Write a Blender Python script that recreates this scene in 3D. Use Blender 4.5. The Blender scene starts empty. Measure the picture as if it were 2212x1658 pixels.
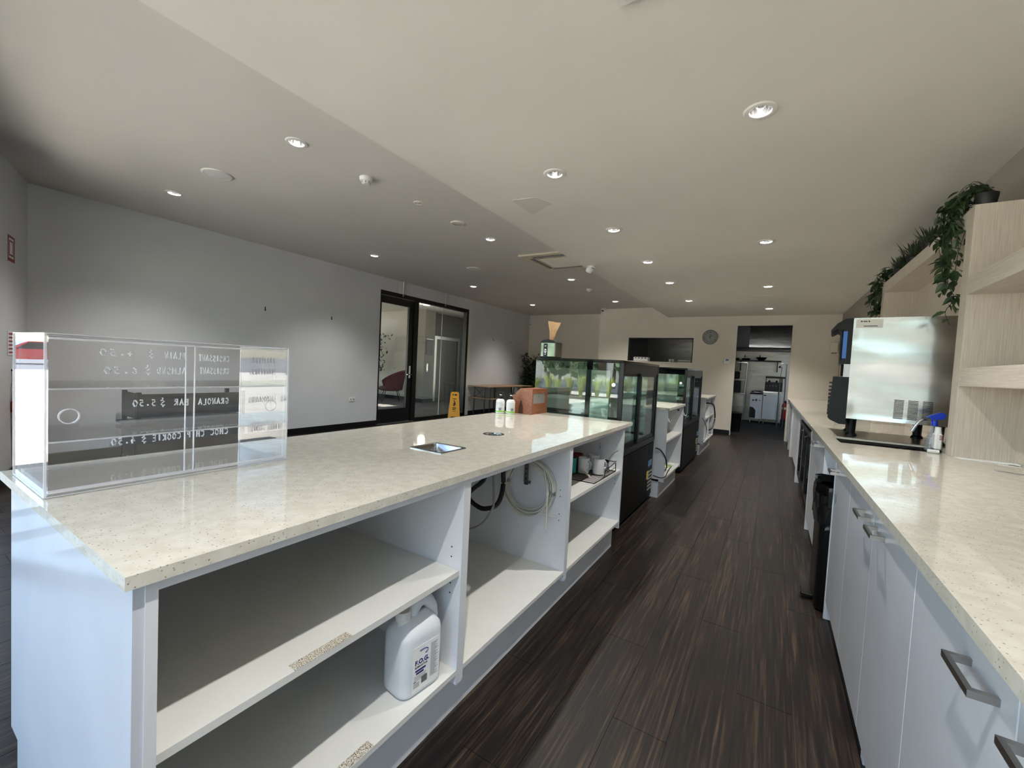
import bpy, bmesh, math, random
from mathutils import Vector, Matrix
random.seed(7)
sc = bpy.context.scene
C = sc.collection
R = math.radians
# ------------------------------------------------------------------ camera
cam_d = bpy.data.cameras.new('camera'); cam = bpy.data.objects.new('camera', cam_d); C.objects.link(cam)
sc.camera = cam
YAW, PITCH, ROLL, FPX = R(31.79), R(-2.41), R(2.91), 904.7
fw = Vector((-math.sin(YAW)*math.cos(PITCH), math.cos(YAW)*math.cos(PITCH), math.sin(PITCH)))
r0 = Vector((math.cos(YAW), math.sin(YAW), 0)); u0 = r0.cross(fw)
rr = r0*math.cos(ROLL)+u0*math.sin(ROLL); uu = -r0*math.sin(ROLL)+u0*math.cos(ROLL)
cam.matrix_world = Matrix(((rr.x, uu.x, -fw.x, 0), (rr.y, uu.y, -fw.y, 0), (rr.z, uu.z, -fw.z, 1.28), (0, 0, 0, 1)))
cam_d.sensor_fit = 'HORIZONTAL'; cam_d.sensor_width = 36.0; cam_d.lens = FPX*36.0/2212.0
cam_d.clip_start = 0.02; cam_d.clip_end = 400
# ------------------------------------------------------------------ world, sun, exposure
wd = bpy.data.worlds.new('world'); sc.world = wd; wd.use_nodes = True
nt = wd.node_tree; nt.nodes.clear()
sky = nt.nodes.new('ShaderNodeTexSky'); sky.sky_type = 'NISHITA'; sky.sun_disc = False
sky.sun_elevation = R(48); sky.sun_rotation = R(-40); sky.air_density = 1.2; sky.dust_density = 1.5; sky.ozone_density = 1.4
bg = nt.nodes.new('ShaderNodeBackground'); bg.inputs['Strength'].default_value = 1.3
wo = nt.nodes.new('ShaderNodeOutputWorld')
nt.links.new(sky.outputs[0], bg.inputs[0]); nt.links.new(bg.outputs[0], wo.inputs[0])
sun_d = bpy.data.lights.new('sun', 'SUN'); sun = bpy.data.objects.new('sun', sun_d); C.objects.link(sun)
sun_d.energy = 19.0; sun_d.angle = R(0.6); sun_d.color = (1.0, 0.95, 0.88)
SUN_DIR = Vector((0.55, -0.25, -0.80)).normalized()
sun.rotation_euler = SUN_DIR.to_track_quat('-Z', 'Y').to_euler(); sun.location = (-6, 8, 14)
LAMP_W = 64.0
sc.view_settings.view_transform = 'Standard'; sc.view_settings.look = 'None'
sc.view_settings.exposure = 0.16; sc.view_settings.gamma = 1.0; sc.view_settings.use_curve_mapping = False
sc.cycles.transparent_max_bounces = 32
# shopfront line behind the camera: W0 + s*WU
W0 = Vector((-6.6, 1.06, 0)); WU = Vector((0.944, -0.33, 0)).normalized(); WN = Vector((0.33, 0.944, 0)).normalized()
S_END = 8.16
def wpt(s, n, z): return W0 + WU*s + WN*n + Vector((0, 0, z))

# ------------------------------------------------------------------ materials
def lin(c):
    return tuple((x/255/12.92 if x/255 <= .04045 else ((x/255+.055)/1.055)**2.4) for x in c)
MATS = {}
def mat(name, col=(200, 200, 200), rough=.5, metal=0, **k):
    m = bpy.data.materials.new(name); m.use_nodes = True; MATS[name] = m
    b = m.node_tree.nodes['Principled BSDF']
    b.inputs['Base Color'].default_value = (*lin(col), 1); b.inputs['Roughness'].default_value = rough
    b.inputs['Metallic'].default_value = metal
    for kk, v in k.items():
        b.inputs[kk].default_value = v
    return m
def nodes(m): return m.node_tree, m.node_tree.nodes['Principled BSDF']
def N(t, typ, **k):
    n = t.nodes.new(typ)
    for a, v in k.items(): setattr(n, a, v)
    return n
def noise_tex(t, scale, mapscale=(1, 1, 1), detail=3, coord='Object', rough=.5):
    tc = N(t, 'ShaderNodeTexCoord'); mp = N(t, 'ShaderNodeMapping'); mp.inputs['Scale'].default_value = mapscale
    if coord == 'World':
        g = N(t, 'ShaderNodeNewGeometry'); t.links.new(g.outputs['Position'], mp.inputs[0])
    else:
        t.links.new(tc.outputs[coord], mp.inputs[0])
    n = N(t, 'ShaderNodeTexNoise'); n.inputs['Scale'].default_value = scale; n.inputs['Detail'].default_value = detail
    n.inputs['Roughness'].default_value = rough
    t.links.new(mp.outputs[0], n.inputs['Vector']); return n
def ramp(t, src, stops):
    r = N(t, 'ShaderNodeValToRGB'); e = r.color_ramp.elements
    while len(e) < len(stops): e.new(.5)
    for i, (p, c) in enumerate(stops):
        e[i].position = p; e[i].color = (*lin(c), 1) if len(c) == 3 else c
    t.links.new(src, r.inputs[0]); return r
def bump(t, b, src, dist=.001, strength=.3):
    bp = N(t, 'ShaderNodeBump'); bp.inputs['Distance'].default_value = dist; bp.inputs['Strength'].default_value = strength
    t.links.new(src, bp.inputs['Height']); t.links.new(bp.outputs[0], b.inputs['Normal'])
def paint(name, col, rough=.6, var=4):
    m = mat(name, col, rough); t, b = nodes(m)
    n = noise_tex(t, 1.3, coord='World', detail=4)
    r = ramp(t, n.outputs[0], [(.3, tuple(max(0, c-var) for c in col)), (.7, tuple(min(255, c+var) for c in col))])
    t.links.new(r.outputs[0], b.inputs['Base Color'])
    n2 = noise_tex(t, 220, coord='World', detail=2); bump(t, b, n2.outputs[0], .0006, .15)
    return m
paint('wall_paint', (216, 217, 219), .5); paint('wall_taupe', (158, 151, 140), .55); paint('wall_warm', (232, 223, 210), .5); paint('ceiling_paint', (232, 228, 220), .7, 3)
paint('ceiling_upper_shaded', (222, 218, 211), .7, 3); paint('lobby_paint', (190, 184, 172), .6); paint('lobby_grey', (92, 90, 83), .5); paint('lobby_column', (138, 134, 124), .6); mat('lift_steel', (96, 93, 86), .45, .6); paint('carpet', (92, 88, 86), .95, 10)  # upper ceiling colour is darkened to stand in for shade beside the bulkhead
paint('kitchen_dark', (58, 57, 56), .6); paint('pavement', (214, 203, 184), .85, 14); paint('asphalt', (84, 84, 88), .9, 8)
paint('render_wall', (176, 170, 160), .8, 8); paint('soffit', (190, 188, 184), .7, 3)
# island / cabinet melamine
for nm, col, ro in (('melamine', (226, 228, 232), .28), ('melamine_gloss', (206, 210, 218), .08), ('shelf_white', (226, 226, 222), .35), ('door_white', (206, 209, 214), .16)):
    m = mat(nm, col, ro); t, b = nodes(m)
    n = noise_tex(t, 3, coord='World', detail=5)
    r = ramp(t, n.outputs[0], [(.35, tuple(c-5 for c in col)), (.65, tuple(min(255, c+2) for c in col))]); t.links.new(r.outputs[0], b.inputs['Base Color'])
# worn chipboard scar
m = mat('chipboard', (150, 135, 110), .9); t, b = nodes(m)
v = noise_tex(t, 420, coord='World', detail=2); r = ramp(t, v.outputs[0], [(.38, (88, 78, 62)), (.5, (190, 182, 166)), (.6, (226, 222, 212))]); t.links.new(r.outputs[0], b.inputs['Base Color'])
# speckled stone
m = mat('stone', (222, 217, 202), .035, **{'Specular IOR Level': .75}); t, b = nodes(m)
g = N(t, 'ShaderNodeNewGeometry')
vo = N(t, 'ShaderNodeTexVoronoi'); vo.inputs['Scale'].default_value = 120; vo.inputs['Randomness'].default_value = 1
t.links.new(g.outputs['Position'], vo.inputs['Vector'])
r1 = ramp(t, vo.outputs['Distance'], [(.0, (1, 1, 1, 1)), (.15, (1, 1, 1, 1)), (.22, (0, 0, 0, 1))])
sepv = N(t, 'ShaderNodeSeparateColor'); t.links.new(vo.outputs['Color'], sepv.inputs[0])
gt = N(t, 'ShaderNodeMath', operation='GREATER_THAN'); gt.inputs[1].default_value = .38; t.links.new(sepv.outputs[0], gt.inputs[0])
mu = N(t, 'ShaderNodeMath', operation='MULTIPLY'); t.links.new(gt.outputs[0], mu.inputs[0]); t.links.new(r1.outputs[0], mu.inputs[1])
rc = ramp(t, sepv.outputs[1], [(0, (120, 110, 94)), (.5, (158, 148, 130)), (1, (186, 178, 163))])
n0 = noise_tex(t, 30, coord='World', detail=4); rb = ramp(t, n0.outputs[0], [(.35, (204, 199, 185)), (.65, (215, 211, 199))])
mx = N(t, 'ShaderNodeMix', data_type='RGBA'); t.links.new(mu.outputs[0], mx.inputs[0]); t.links.new(rb.outputs[0], mx.inputs[6]); t.links.new(rc.outputs[0], mx.inputs[7])
t.links.new(mx.outputs[2], b.inputs['Base Color'])
# dark timber-look planks
m = mat('plank', (46, 38, 33), .38, **{'Specular IOR Level': .3}); t, b = nodes(m)
n1 = noise_tex(t, 1.0, (95, 2.6, 1), detail=6, coord='World', rough=.62)
n2 = noise_tex(t, 1.0, (14, .55, 1), detail=3, coord='World')
oi = N(t, 'ShaderNodeObjectInfo')
ad = N(t, 'ShaderNodeMath', operation='MULTIPLY_ADD'); ad.inputs[1].default_value = .3; t.links.new(n2.outputs[0], ad.inputs[0]); t.links.new(n1.outputs[0], ad.inputs[2])
ad2 = N(t, 'ShaderNodeMath', operation='MULTIPLY_ADD'); ad2.inputs[1].default_value = .03; t.links.new(oi.outputs['Random'], ad2.inputs[0]); t.links.new(ad.outputs[0], ad2.inputs[2])
rp = ramp(t, ad2.outputs[0], [(.50, (16, 13, 12)), (.68, (31, 25, 21)), (.80, (60, 48, 38)), (.92, (86, 69, 54))]); t.links.new(rp.outputs[0], b.inputs['Base Color'])
bump(t, b, n1.outputs[0], .0012, .35)
mat('floor_base', (16, 14, 13), .7)
mat('baseboard', (18, 18, 21), .35)
mat('black_metal', (20, 20, 22), .35, .3); mat('black_gloss', (9, 9, 11), .06); mat('black_plastic', (7, 7, 9), .42, **{'Specular IOR Level': .3}); mat('dark_rubber', (13, 13, 14), .5)
mat('case_panel', (12, 11, 10), .45, **{'Specular IOR Level': .18}); mat('case_rail', (26, 25, 23), .36, .2)
mat('white_plastic', (232, 231, 227), .35); mat('grey_plastic', (150, 150, 148), .45); mat('white_trim', (228, 226, 219), .4)
mat('beige_plastic', (222, 212, 190), .4); mat('paper', (238, 238, 236), .8); mat('kraft', (214, 184, 146), .85)
mat('chrome', (220, 222, 225), .08, 1); mat('handle_steel', (168, 165, 160), .28, 1); mat('pan_steel', (190, 190, 192), .16, 1)
mat('reflector', (225, 225, 228), .12, 1)
for nm, ms, ro in (('steel', (1, 1, 30), .2), ('steel_kitchen', (2, 2, 60), .34)):
    m = mat(nm, (186, 183, 176), ro, 1); t, b = nodes(m); wav = .3 if nm == 'steel_kitchen' else .04
    n = noise_tex(t, 1, ms, detail=3); r = ramp(t, n.outputs[0], [(.3, (192, 189, 182)), (.7, (204, 201, 195))]); t.links.new(r.outputs[0], b.inputs['Base Color'])
    nb = noise_tex(t, 2.6, (1, 1, 2.6), detail=1); bump(t, b, nb.outputs[0], .03, wav)
def wood(name, a, c, ms, rough=.55):
    m = mat(name, a, rough); t, b = nodes(m)
    n = noise_tex(t, 1, ms, detail=5, coord='World', rough=.65); r = ramp(t, n.outputs[0], [(.3, c), (.68, a)])
    t.links.new(r.outputs[0], b.inputs['Base Color']); bump(t, b, n.outputs[0], .0006, .25); return m
wood('oak_upright', (213, 203, 190), (184, 172, 158), (210, 210, 5)); wood('oak_shelf', (213, 203, 190), (186, 174, 160), (210, 5, 210))
wood('box_wood', (164, 104, 70), (122, 72, 46), (60, 10, 120), .4); wood('table_wood', (172, 140, 108), (128, 100, 76), (60, 5, 60))
mat('red_paint', (176, 22, 20), .3); mat('red_print', (150, 62, 74), .6); mat('yellow_plastic', (226, 160, 24), .4); mat('blue_plastic', (24, 60, 190), .3)
mat('navy_print', (28, 34, 110), .5); mat('black_print', (26, 27, 32), .6); mat('grey_print', (120, 122, 130), .6); mat('green_print', (140, 205, 60), .5)
mat('sky_reflection_blue', (70, 120, 200), .15); mat('blue_sticker', (90, 130, 170), .5); mat('yellow_sticker', (206, 190, 70), .5)
mat('teal_plastic', (40, 150, 150), .35); mat('maroon', (120, 40, 44), .5); mat('burgundy', (112, 44, 62), .85); mat('burgundy_dark', (72, 32, 46), .85)
mat('mug_white', (230, 230, 230), .2); mat('cable_white', (214, 211, 200), .45); mat('car_red', (190, 20, 36), .15); mat('tyre', (22, 22, 24), .8)
mat('pot_black', (20, 20, 20), .5); mat('bag_black', (12, 12, 13), .18); mat('bin_steel', (46, 44, 42), .3, .8); mat('stack_black', (26, 27, 34), .5)
mat('chalk', (252, 252, 253), .9, **{'Subsurface Weight': 0.0}); mat('bottle_print', (70, 36, 22), .5); mat('oven_dark', (24, 24, 26), .4)
mat('jug_plastic', (222, 226, 230), .32, **{'Subsurface Weight': .25, 'Subsurface Radius': (.03, .03, .03)})
mat('sticker_white', (226, 221, 212), .5)
for nm, a, c in (('leaf', (30, 52, 28), (52, 78, 40)), ('leaf_pale', (150, 160, 70), (196, 194, 104)), ('leaf_dark', (26, 40, 24), (58, 74, 44)), ('tree_leaf', (78, 96, 66), (128, 142, 104))):
    m = mat(nm, a, .5); t, b = nodes(m)
    n = noise_tex(t, 14, detail=2, coord='World'); r = ramp(t, n.outputs[0], [(.35, a), (.65, c)]); t.links.new(r.outputs[0], b.inputs['Base Color'])
mat('bark', (80, 64, 52), .9); mat('stem', (48, 56, 34), .7)
def glass(name, tint, f0=.04, extra=0.0, grough=0.0):
    """thin sheet: clear transmission plus a mirror coat that grows towards grazing angles (Schlick)"""
    m = bpy.data.materials.new(name); m.use_nodes = True; t = m.node_tree; t.nodes.clear(); MATS[name] = m
    out = N(t, 'ShaderNodeOutputMaterial'); tr = N(t, 'ShaderNodeBsdfTransparent'); gl = N(t, 'ShaderNodeBsdfGlossy'); mx = N(t, 'ShaderNodeMixShader')
    tr.inputs[0].default_value = (*tint, 1); gl.inputs['Roughness'].default_value = grough
    lw = N(t, 'ShaderNodeLayerWeight'); lw.inputs[0].default_value = .5
    pw = N(t, 'ShaderNodeMath', operation='POWER'); pw.inputs[1].default_value = 5; t.links.new(lw.outputs['Facing'], pw.inputs[0])
    ma = N(t, 'ShaderNodeMath', operation='MULTIPLY_ADD'); ma.inputs[1].default_value = 1-f0; ma.inputs[2].default_value = f0; t.links.new(pw.outputs[0], ma.inputs[0])
    t.links.new(ma.outputs[0], mx.inputs[0]); t.links.new(tr.outputs[0], mx.inputs[1]); t.links.new(gl.outputs[0], mx.inputs[2])
    last = mx
    if extra:
        df = N(t, 'ShaderNodeBsdfDiffuse'); df.inputs[0].default_value = (.9, .9, .92, 1); m2 = N(t, 'ShaderNodeMixShader'); m2.inputs[0].default_value = extra
        t.links.new(mx.outputs[0], m2.inputs[1]); t.links.new(df.outputs[0], m2.inputs[2]); last = m2
    t.links.new(last.outputs[0], out.inputs[0]); return m
glass('window_glass', (.97, .985, .98)); glass('lobby_glass', (.90, .91, .88)); glass('case_glass', (.87, .95, .93), .095); glass('acrylic', (.988, .988, .992), .045, .006)
glass('acrylic_edge', (.9, .9, .93), .12, .45); glass('clear_plastic', (.78, .86, .93), .06, .12); glass('tint_glass', (.10, .11, .11), .05)
def emit(name, col, s):
    m = bpy.data.materials.new(name); m.use_nodes = True; t = m.node_tree; t.nodes.clear(); MATS[name] = m
    o = N(t, 'ShaderNodeOutputMaterial'); e = N(t, 'ShaderNodeEmission'); e.inputs[0].default_value = (*col, 1); e.inputs[1].default_value = s; t.links.new(e.outputs[0], o.inputs[0])
emit('bulb', (1, .96, .9), 5.0); emit('lobby_lamp', (1, .95, .85), 8.0)

# ------------------------------------------------------------------ mesh helpers
WL = {}
def put(o, parent):
    C.objects.link(o)
    if parent: o.parent = parent; WL[o] = WL.get(parent, Vector())
class MB:
    def __init__(s): s.bm = bmesh.new()
    def box(s, x0, x1, y0, y1, z0, z1, bev=0):
        x0, x1 = min(x0, x1), max(x0, x1); y0, y1 = min(y0, y1), max(y0, y1); z0, z1 = min(z0, z1), max(z0, z1)
        vs = [s.bm.verts.new((x, y, z)) for x in (x0, x1) for y in (y0, y1) for z in (z0, z1)]
        fs = [s.bm.faces.new([vs[i] for i in f]) for f in ((0, 1, 3, 2), (4, 6, 7, 5), (0, 4, 5, 1), (2, 3, 7, 6), (0, 2, 6, 4), (1, 5, 7, 3))]
        if bev:
            es = list({e for f in fs for e in f.edges})
            bmesh.ops.bevel(s.bm, geom=es, offset=bev, segments=1, affect='EDGES')
        return s
    def prism(s, pts, a, b, axis='y', M=None):
        """polygon pts in the plane normal to axis, extruded from a to b"""
        def P(p, h): return {'x': (h, p[0], p[1]), 'y': (p[0], h, p[1]), 'z': (p[0], p[1], h)}[axis]
        A = [s.bm.verts.new(P(p, a)) for p in pts]; B = [s.bm.verts.new(P(p, b)) for p in pts]; n = len(pts)
        fs = [s.bm.faces.new(A), s.bm.faces.new(B[::-1])]
        for i in range(n): fs.append(s.bm.faces.new([A[i], B[i], B[(i+1) % n], A[(i+1) % n]]))
        bmesh.ops.recalc_face_normals(s.bm, faces=fs)
        if M: bmesh.ops.transform(s.bm, matrix=M, verts=A+B)
        return s
    def tube(s, pts, r, seg=8, r1=None, closed=False):
        pts = [Vector(p) for p in pts]; n = len(pts); rings = []
        up = Vector((0, 0, 1))
        for i, p in enumerate(pts):
            if closed: d = pts[(i+1) % n]-pts[i-1]
            else: d = pts[min(i+1, n-1)]-pts[max(i-1, 0)]
            d.normalize()
            a = d.cross(up)
            if a.length < .05: a = d.cross(Vector((1, 0, 0)))
            a.normalize(); c = a.cross(d).normalized()
            rad = r if r1 is None else r+(r1-r)*i/max(1, n-1)
            rings.append([s.bm.verts.new(p+(a*math.cos(2*math.pi*k/seg)+c*math.sin(2*math.pi*k/seg))*rad) for k in range(seg)])
        m = n if closed else n-1
        for i in range(m):
            A, B = rings[i], rings[(i+1) % n]
            for k in range(seg): s.bm.faces.new([A[k], A[(k+1) % seg], B[(k+1) % seg], B[k]])
        if not closed:
            s.bm.faces.new(rings[0][::-1]); s.bm.faces.new(rings[-1])
        return s
    def lathe(s, prof, c=(0, 0, 0), seg=20, M=None, ang=2*math.pi):
        """prof: (r, z) pairs revolved about z through c"""
        vs = []; full = abs(ang-2*math.pi) < 1e-6; k2 = seg if full else seg+1
        for r, z in prof:
            if r < 1e-5: vs.append([s.bm.verts.new((0, 0, z))])
            else: vs.append([s.bm.verts.new((r*math.cos(ang*k/seg), r*math.sin(ang*k/seg), z)) for k in range(k2)])
        fs = []
        for A, B in zip(vs, vs[1:]):
            for k in range(seg):
                q = [A[k % len(A)], A[(k+1) % len(A)], B[(k+1) % len(B)], B[k % len(B)]]; u = []
                for v in q:
                    if v not in u: u.append(v)
                if len(u) > 2: fs.append(s.bm.faces.new(u))
        al = [v for ring in vs for v in ring]
        T = Matrix.Translation(c) @ (M or Matrix.Identity(4))
        bmesh.ops.transform(s.bm, matrix=T, verts=al)
        bmesh.ops.recalc_face_normals(s.bm, faces=fs)
        return s
    def quad(s, *p):
        s.bm.faces.new([s.bm.verts.new(q) for q in p]); return s
    def tf(s, M): bmesh.ops.transform(s.bm, matrix=M, verts=s.bm.verts); return s
    def solid(s, t):
        bmesh.ops.solidify(s.bm, geom=s.bm.faces[:], thickness=t); return s
    def build(s, name, mt, parent=None, local=False, ang=32, origin=None):
        me = bpy.data.meshes.new(name)
        if parent is None:
            if origin is None:
                xs = [v.co for v in s.bm.verts]
                lo = [min(v[i] for v in xs) for i in range(3)]; hi = [max(v[i] for v in xs) for i in range(3)]
                origin = Vector(((lo[0]+hi[0])/2, (lo[1]+hi[1])/2, lo[2]))
            off = Vector(origin)
        else: off = Vector() if local else WL.get(parent, Vector())
        bmesh.ops.translate(s.bm, vec=-off, verts=s.bm.verts)
        s.bm.to_mesh(me); s.bm.free()
        me.polygons.foreach_set('use_smooth', [True]*len(me.polygons)); me.set_sharp_from_angle(angle=R(ang))
        me.materials.append(MATS[mt]); o = bpy.data.objects.new(name, me)
        if parent is None: o.location = off; WL[o] = off.copy()
        put(o, parent); return o
def B(*a, **k): return MB().box(*a, **k)
def tag(o, label=None, cat=None, group=None, kind=None):
    if label: o['label'] = label
    if cat: o['category'] = cat
    if group: o['group'] = group
    if kind: o['kind'] = kind
    return o
def thing(name, label, cat, loc=(0, 0, 0), rz=0, group=None, kind=None):
    o = bpy.data.objects.new(name, None); o.empty_display_size = .05; C.objects.link(o)
    o.location = loc; o.rotation_euler = (0, 0, rz); WL[o] = Vector(loc)
    return tag(o, label, cat, group, kind)
def struct(o): o['kind'] = 'structure'; return o
def dup(root, loc, rz=None, label=None, group=None):
    def cp(o, par):
        c = o.copy(); C.objects.link(c); c.parent = par
        for ch in list(o.children): cp(ch, c)
        return c
    r = cp(root, None); r.location = loc
    if rz is not None: r.rotation_euler = (0, 0, rz)
    if label: r['label'] = label
    if group: r['group'] = group
    return r
def linkcopy(o, parent, loc=(0, 0, 0), rot=(0, 0, 0), name=None, scale=None):
    c = o.copy(); C.objects.link(c); c.parent = parent; c.location = loc; c.rotation_euler = rot
    if scale: c.scale = scale
    return c
def cells(u0, u1, v0, v1, holes):
    us = sorted({u0, u1, *[h for q in holes for h in q[:2]]}); vs = sorted({v0, v1, *[h for q in holes for h in q[2:]]})
    us = [u for u in us if u0 <= u <= u1]; vs = [v for v in vs if v0 <= v <= v1]
    for a, b in zip(us, us[1:]):
        run = None
        for c, d in zip(vs, vs[1:]):
            hit = any(q[0] < (a+b)/2 < q[1] and q[2] < (c+d)/2 < q[3] for q in holes)
            if not hit: run = (run[0], d) if run else (c, d)
            elif run: yield a, b, run[0], run[1]; run = None
        if run: yield a, b, run[0], run[1]
def slab_z(x0, x1, y0, y1, z0, z1, holes=()):
    m = MB()
    for a, b, c, d in cells(x0, x1, y0, y1, holes): m.box(a, b, c, d, z0, z1)
    return m
def wall_x(x0, x1, y0, y1, z0, z1, holes=()):
    m = MB()
    for a, b, c, d in cells(y0, y1, z0, z1, holes): m.box(x0, x1, a, b, c, d)
    return m
def wall_y(y0, y1, x0, x1, z0, z1, holes=()):
    m = MB()
    for a, b, c, d in cells(x0, x1, z0, z1, holes): m.box(a, b, y0, y1, c, d)
    return m
def text(s, size, mt, parent, M, name='lettering', depth=.0004, align='LEFT', bold=0.0):
    cu = bpy.data.curves.new(name, 'FONT'); cu.body = s; cu.size = size; cu.extrude = depth; cu.align_x = align; cu.offset = bold; cu.resolution_u = 3
    ob = bpy.data.objects.new('tmp', cu); C.objects.link(ob)
    me = bpy.data.meshes.new_from_object(ob); bpy.data.objects.remove(ob); bpy.data.curves.remove(cu)
    me.name = name; me.transform(Matrix.Translation(-WL.get(parent, Vector())) @ M); me.materials.clear(); me.materials.append(MATS[mt])
    o = bpy.data.objects.new(name, me); put(o, parent); return o
def frame(o, ux, uy):
    """matrix putting text x along ux and y along uy at point o"""
    ux, uy = Vector(ux).normalized(), Vector(uy).normalized(); uz = ux.cross(uy)
    return Matrix(((ux.x, uy.x, uz.x, o[0]), (ux.y, uy.y, uz.y, o[1]), (ux.z, uy.z, uz.z, o[2]), (0, 0, 0, 1)))
ORD = ['nearest', 'second', 'third', 'fourth', 'fifth', 'sixth']

# ================================================================== SETTING
XL, XR, YF, YR, ZL, ZR, XC = -6.5, 1.1, 10.5, 11.35, 2.88, 2.64, -2.21
def base_x(x): return 1.06-.3496*(x+6.6)        # y of the shopfront line
# floor: base + planks
fl = struct(B(-6.6, 1.2, -1.9, 14.9, -.05, -.006).build('floor', 'floor_base'))
PW, PL = .19, 1.35
plank_me = B(0, PW-.0018, 0, PL-.0018, -.006, 0).build('plank', 'plank', fl, local=True)
base_off = -WL[fl]
first = True
x = -6.5; col = 0
while x < 1.0:
    y = -1.0-(col*.47) % PL
    while y < 10.6:
        xm, ym = x+PW/2, y+PL/2
        hid = (x > -1.84 and x+PW < -.92 and y > .25 and y+PL < 3.05) or (x > .36) or y+PL < base_x(x+PW)+.1 or \
              (x > -1.75 and x+PW < -.98 and 3.1 < y and y+PL < 8.6) or (x < -2.1 and y > 9.6 and x > -3.8)
        if y+PL > 14.5: hid = True
        if not hid:
            if first: o = plank_me; first = False
            else: o = plank_me.copy(); C.objects.link(o); o.parent = fl
            o.location = base_off+Vector((x, y, 0))
        y += PL
    x += PW; col += 1
kf = struct(B(-3.7, 1.8, 10.62, 14.72, -.006, .002).build('floor_kitchen', 'floor_base'))
# ceilings with holes for the downlights
DL_R = [(-1.385, y) for y in (2.66, 3.95, 5.24, 6.53, 8.2)]+[(-.14, y) for y in (.11, 2.485, 4.857, 7.2, 9.46)]
DL_L = [(-3.155, y) for y in (1.84, 4.39, 6.91, 9.38)]+[(-5.335, y) for y in (1.84, 4.39, 6.91, 9.41)]
hz = lambda L: [(x-.05, x+.05, y-.05, y+.05) for x, y in L]
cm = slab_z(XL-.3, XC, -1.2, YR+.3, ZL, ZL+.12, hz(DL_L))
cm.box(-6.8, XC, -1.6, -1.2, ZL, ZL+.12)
struct(cm.build('ceiling', 'ceiling_upper_shaded'))
struct(slab_z(XC, XR+.2, -2.4, YF+.3, ZR, ZL+.12, hz(DL_R)).build('ceiling_lowered', 'ceiling_paint'))
# walls
DY0, DY1, DZ = 5.53, 8.33, 2.63
struct(wall_x(XL-.14, XL, 1.0, YR+.2, 0, ZL, [(DY0, DY1, 0, DZ)]).build('wall_left', 'wall_paint'))
KX0, KX1, KZ = -.722, .29, 2.425
SX0, SX1, SZ0, SZ1 = -3.125, -1.613, 1.572, 2.148
struct(wall_y(YF, YF+.12, -3.905, XR+.2, 0, ZL+.1, [(KX0, KX1, 0, KZ), (SX0, SX1, SZ0, SZ1)]).build('wall_far', 'wall_warm'))
struct(B(XL-.1, -3.905, YR, YR+.12, 0, ZL+.1).build('wall_far_recess', 'wall_warm'))
struct(B(-3.905, -3.79, YF+.12, YR+.12, 0, ZL+.1).build('wall_recess_return', 'wall_warm'))
struct(B(XR, XR+.15, -3.0, 10.62, 0, ZL).build('wall_right', 'wall_taupe'))
# angled wall beside the shopfront
def wbox(s0, s1, n0, n1, z0, z1):
    m = B(s0, s1, n0, n1, z0, z1)
    M = Matrix(((WU.x, WN.x, 0, W0.x), (WU.y, WN.y, 0, W0.y), (0, 0, 1, 0), (0, 0, 0, 1)))
    return m.tf(M)
struct(wbox(-.05, 1.1, -.15, 0, 0, ZL).build('wall_front', 'wall_paint'))
# baseboards
bb = MB().box(XL, XL+.014, 1.05, DY0-.01, 0, .1).box(XL, XL+.014, DY1+.09, YR, 0, .1); struct(bb.build('baseboard_left', 'baseboard'))
struct(MB().box(-3.905, KX0-.02, YF-.014, YF, 0, .1).build('baseboard_far', 'baseboard'))
struct(MB().box(XL, -3.905, YR-.014, YR, 0, .1).build('baseboard_recess', 'baseboard'))
struct(wbox(0, 1.1, 0, .014, 0, .1).build('baseboard_front', 'baseboard'))
# shopfront glazing behind the camera
GL_S = [1.1, 2.75, 4.2, 5.6, 7.0, S_END]
wf = struct(wbox(1.1, S_END, -.1, 0, 0, .06).build('window_2', 'black_metal'))
for s_ in GL_S: wbox(max(1.1, s_-.05), min(S_END, s_+.05), -.11, .01, 0, ZR).build('mullion', 'black_metal', wf)
wbox(1.1, S_END, -.1, 0, ZR-.08, ZL).build('head_rail', 'black_metal', wf)
wbox(1.1, S_END, -.09, -.01, 2.1, 2.15).build('transom', 'black_metal', wf)
for a, b in zip(GL_S, GL_S[1:]):
    wbox(a+.05, b-.05, -.056, -.05, .06, 2.1).build('pane', 'window_glass', wf); wbox(a+.05, b-.05, -.056, -.05, 2.15, ZR-.08).build('pane', 'window_glass', wf)
# light portal on the glazing (guides daylight sampling only)
pl = bpy.data.lights.new('daylight_portal', 'AREA'); pl.shape = 'RECTANGLE'; pl.size = S_END-1.1; pl.size_y = ZR; pl.cycles.is_portal = True
po = bpy.data.objects.new('daylight_portal', pl); C.objects.link(po)
pc = wpt((1.1+S_END)/2, -.2, ZR/2); ax = -WU; up = Vector((0, 0, 1)); zz = -WN
po.matrix_world = Matrix(((ax.x, up.x, zz.x, pc.x), (ax.y, up.y, zz.y, pc.y), (ax.z, up.z, zz.z, pc.z), (0, 0, 0, 1)))
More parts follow.
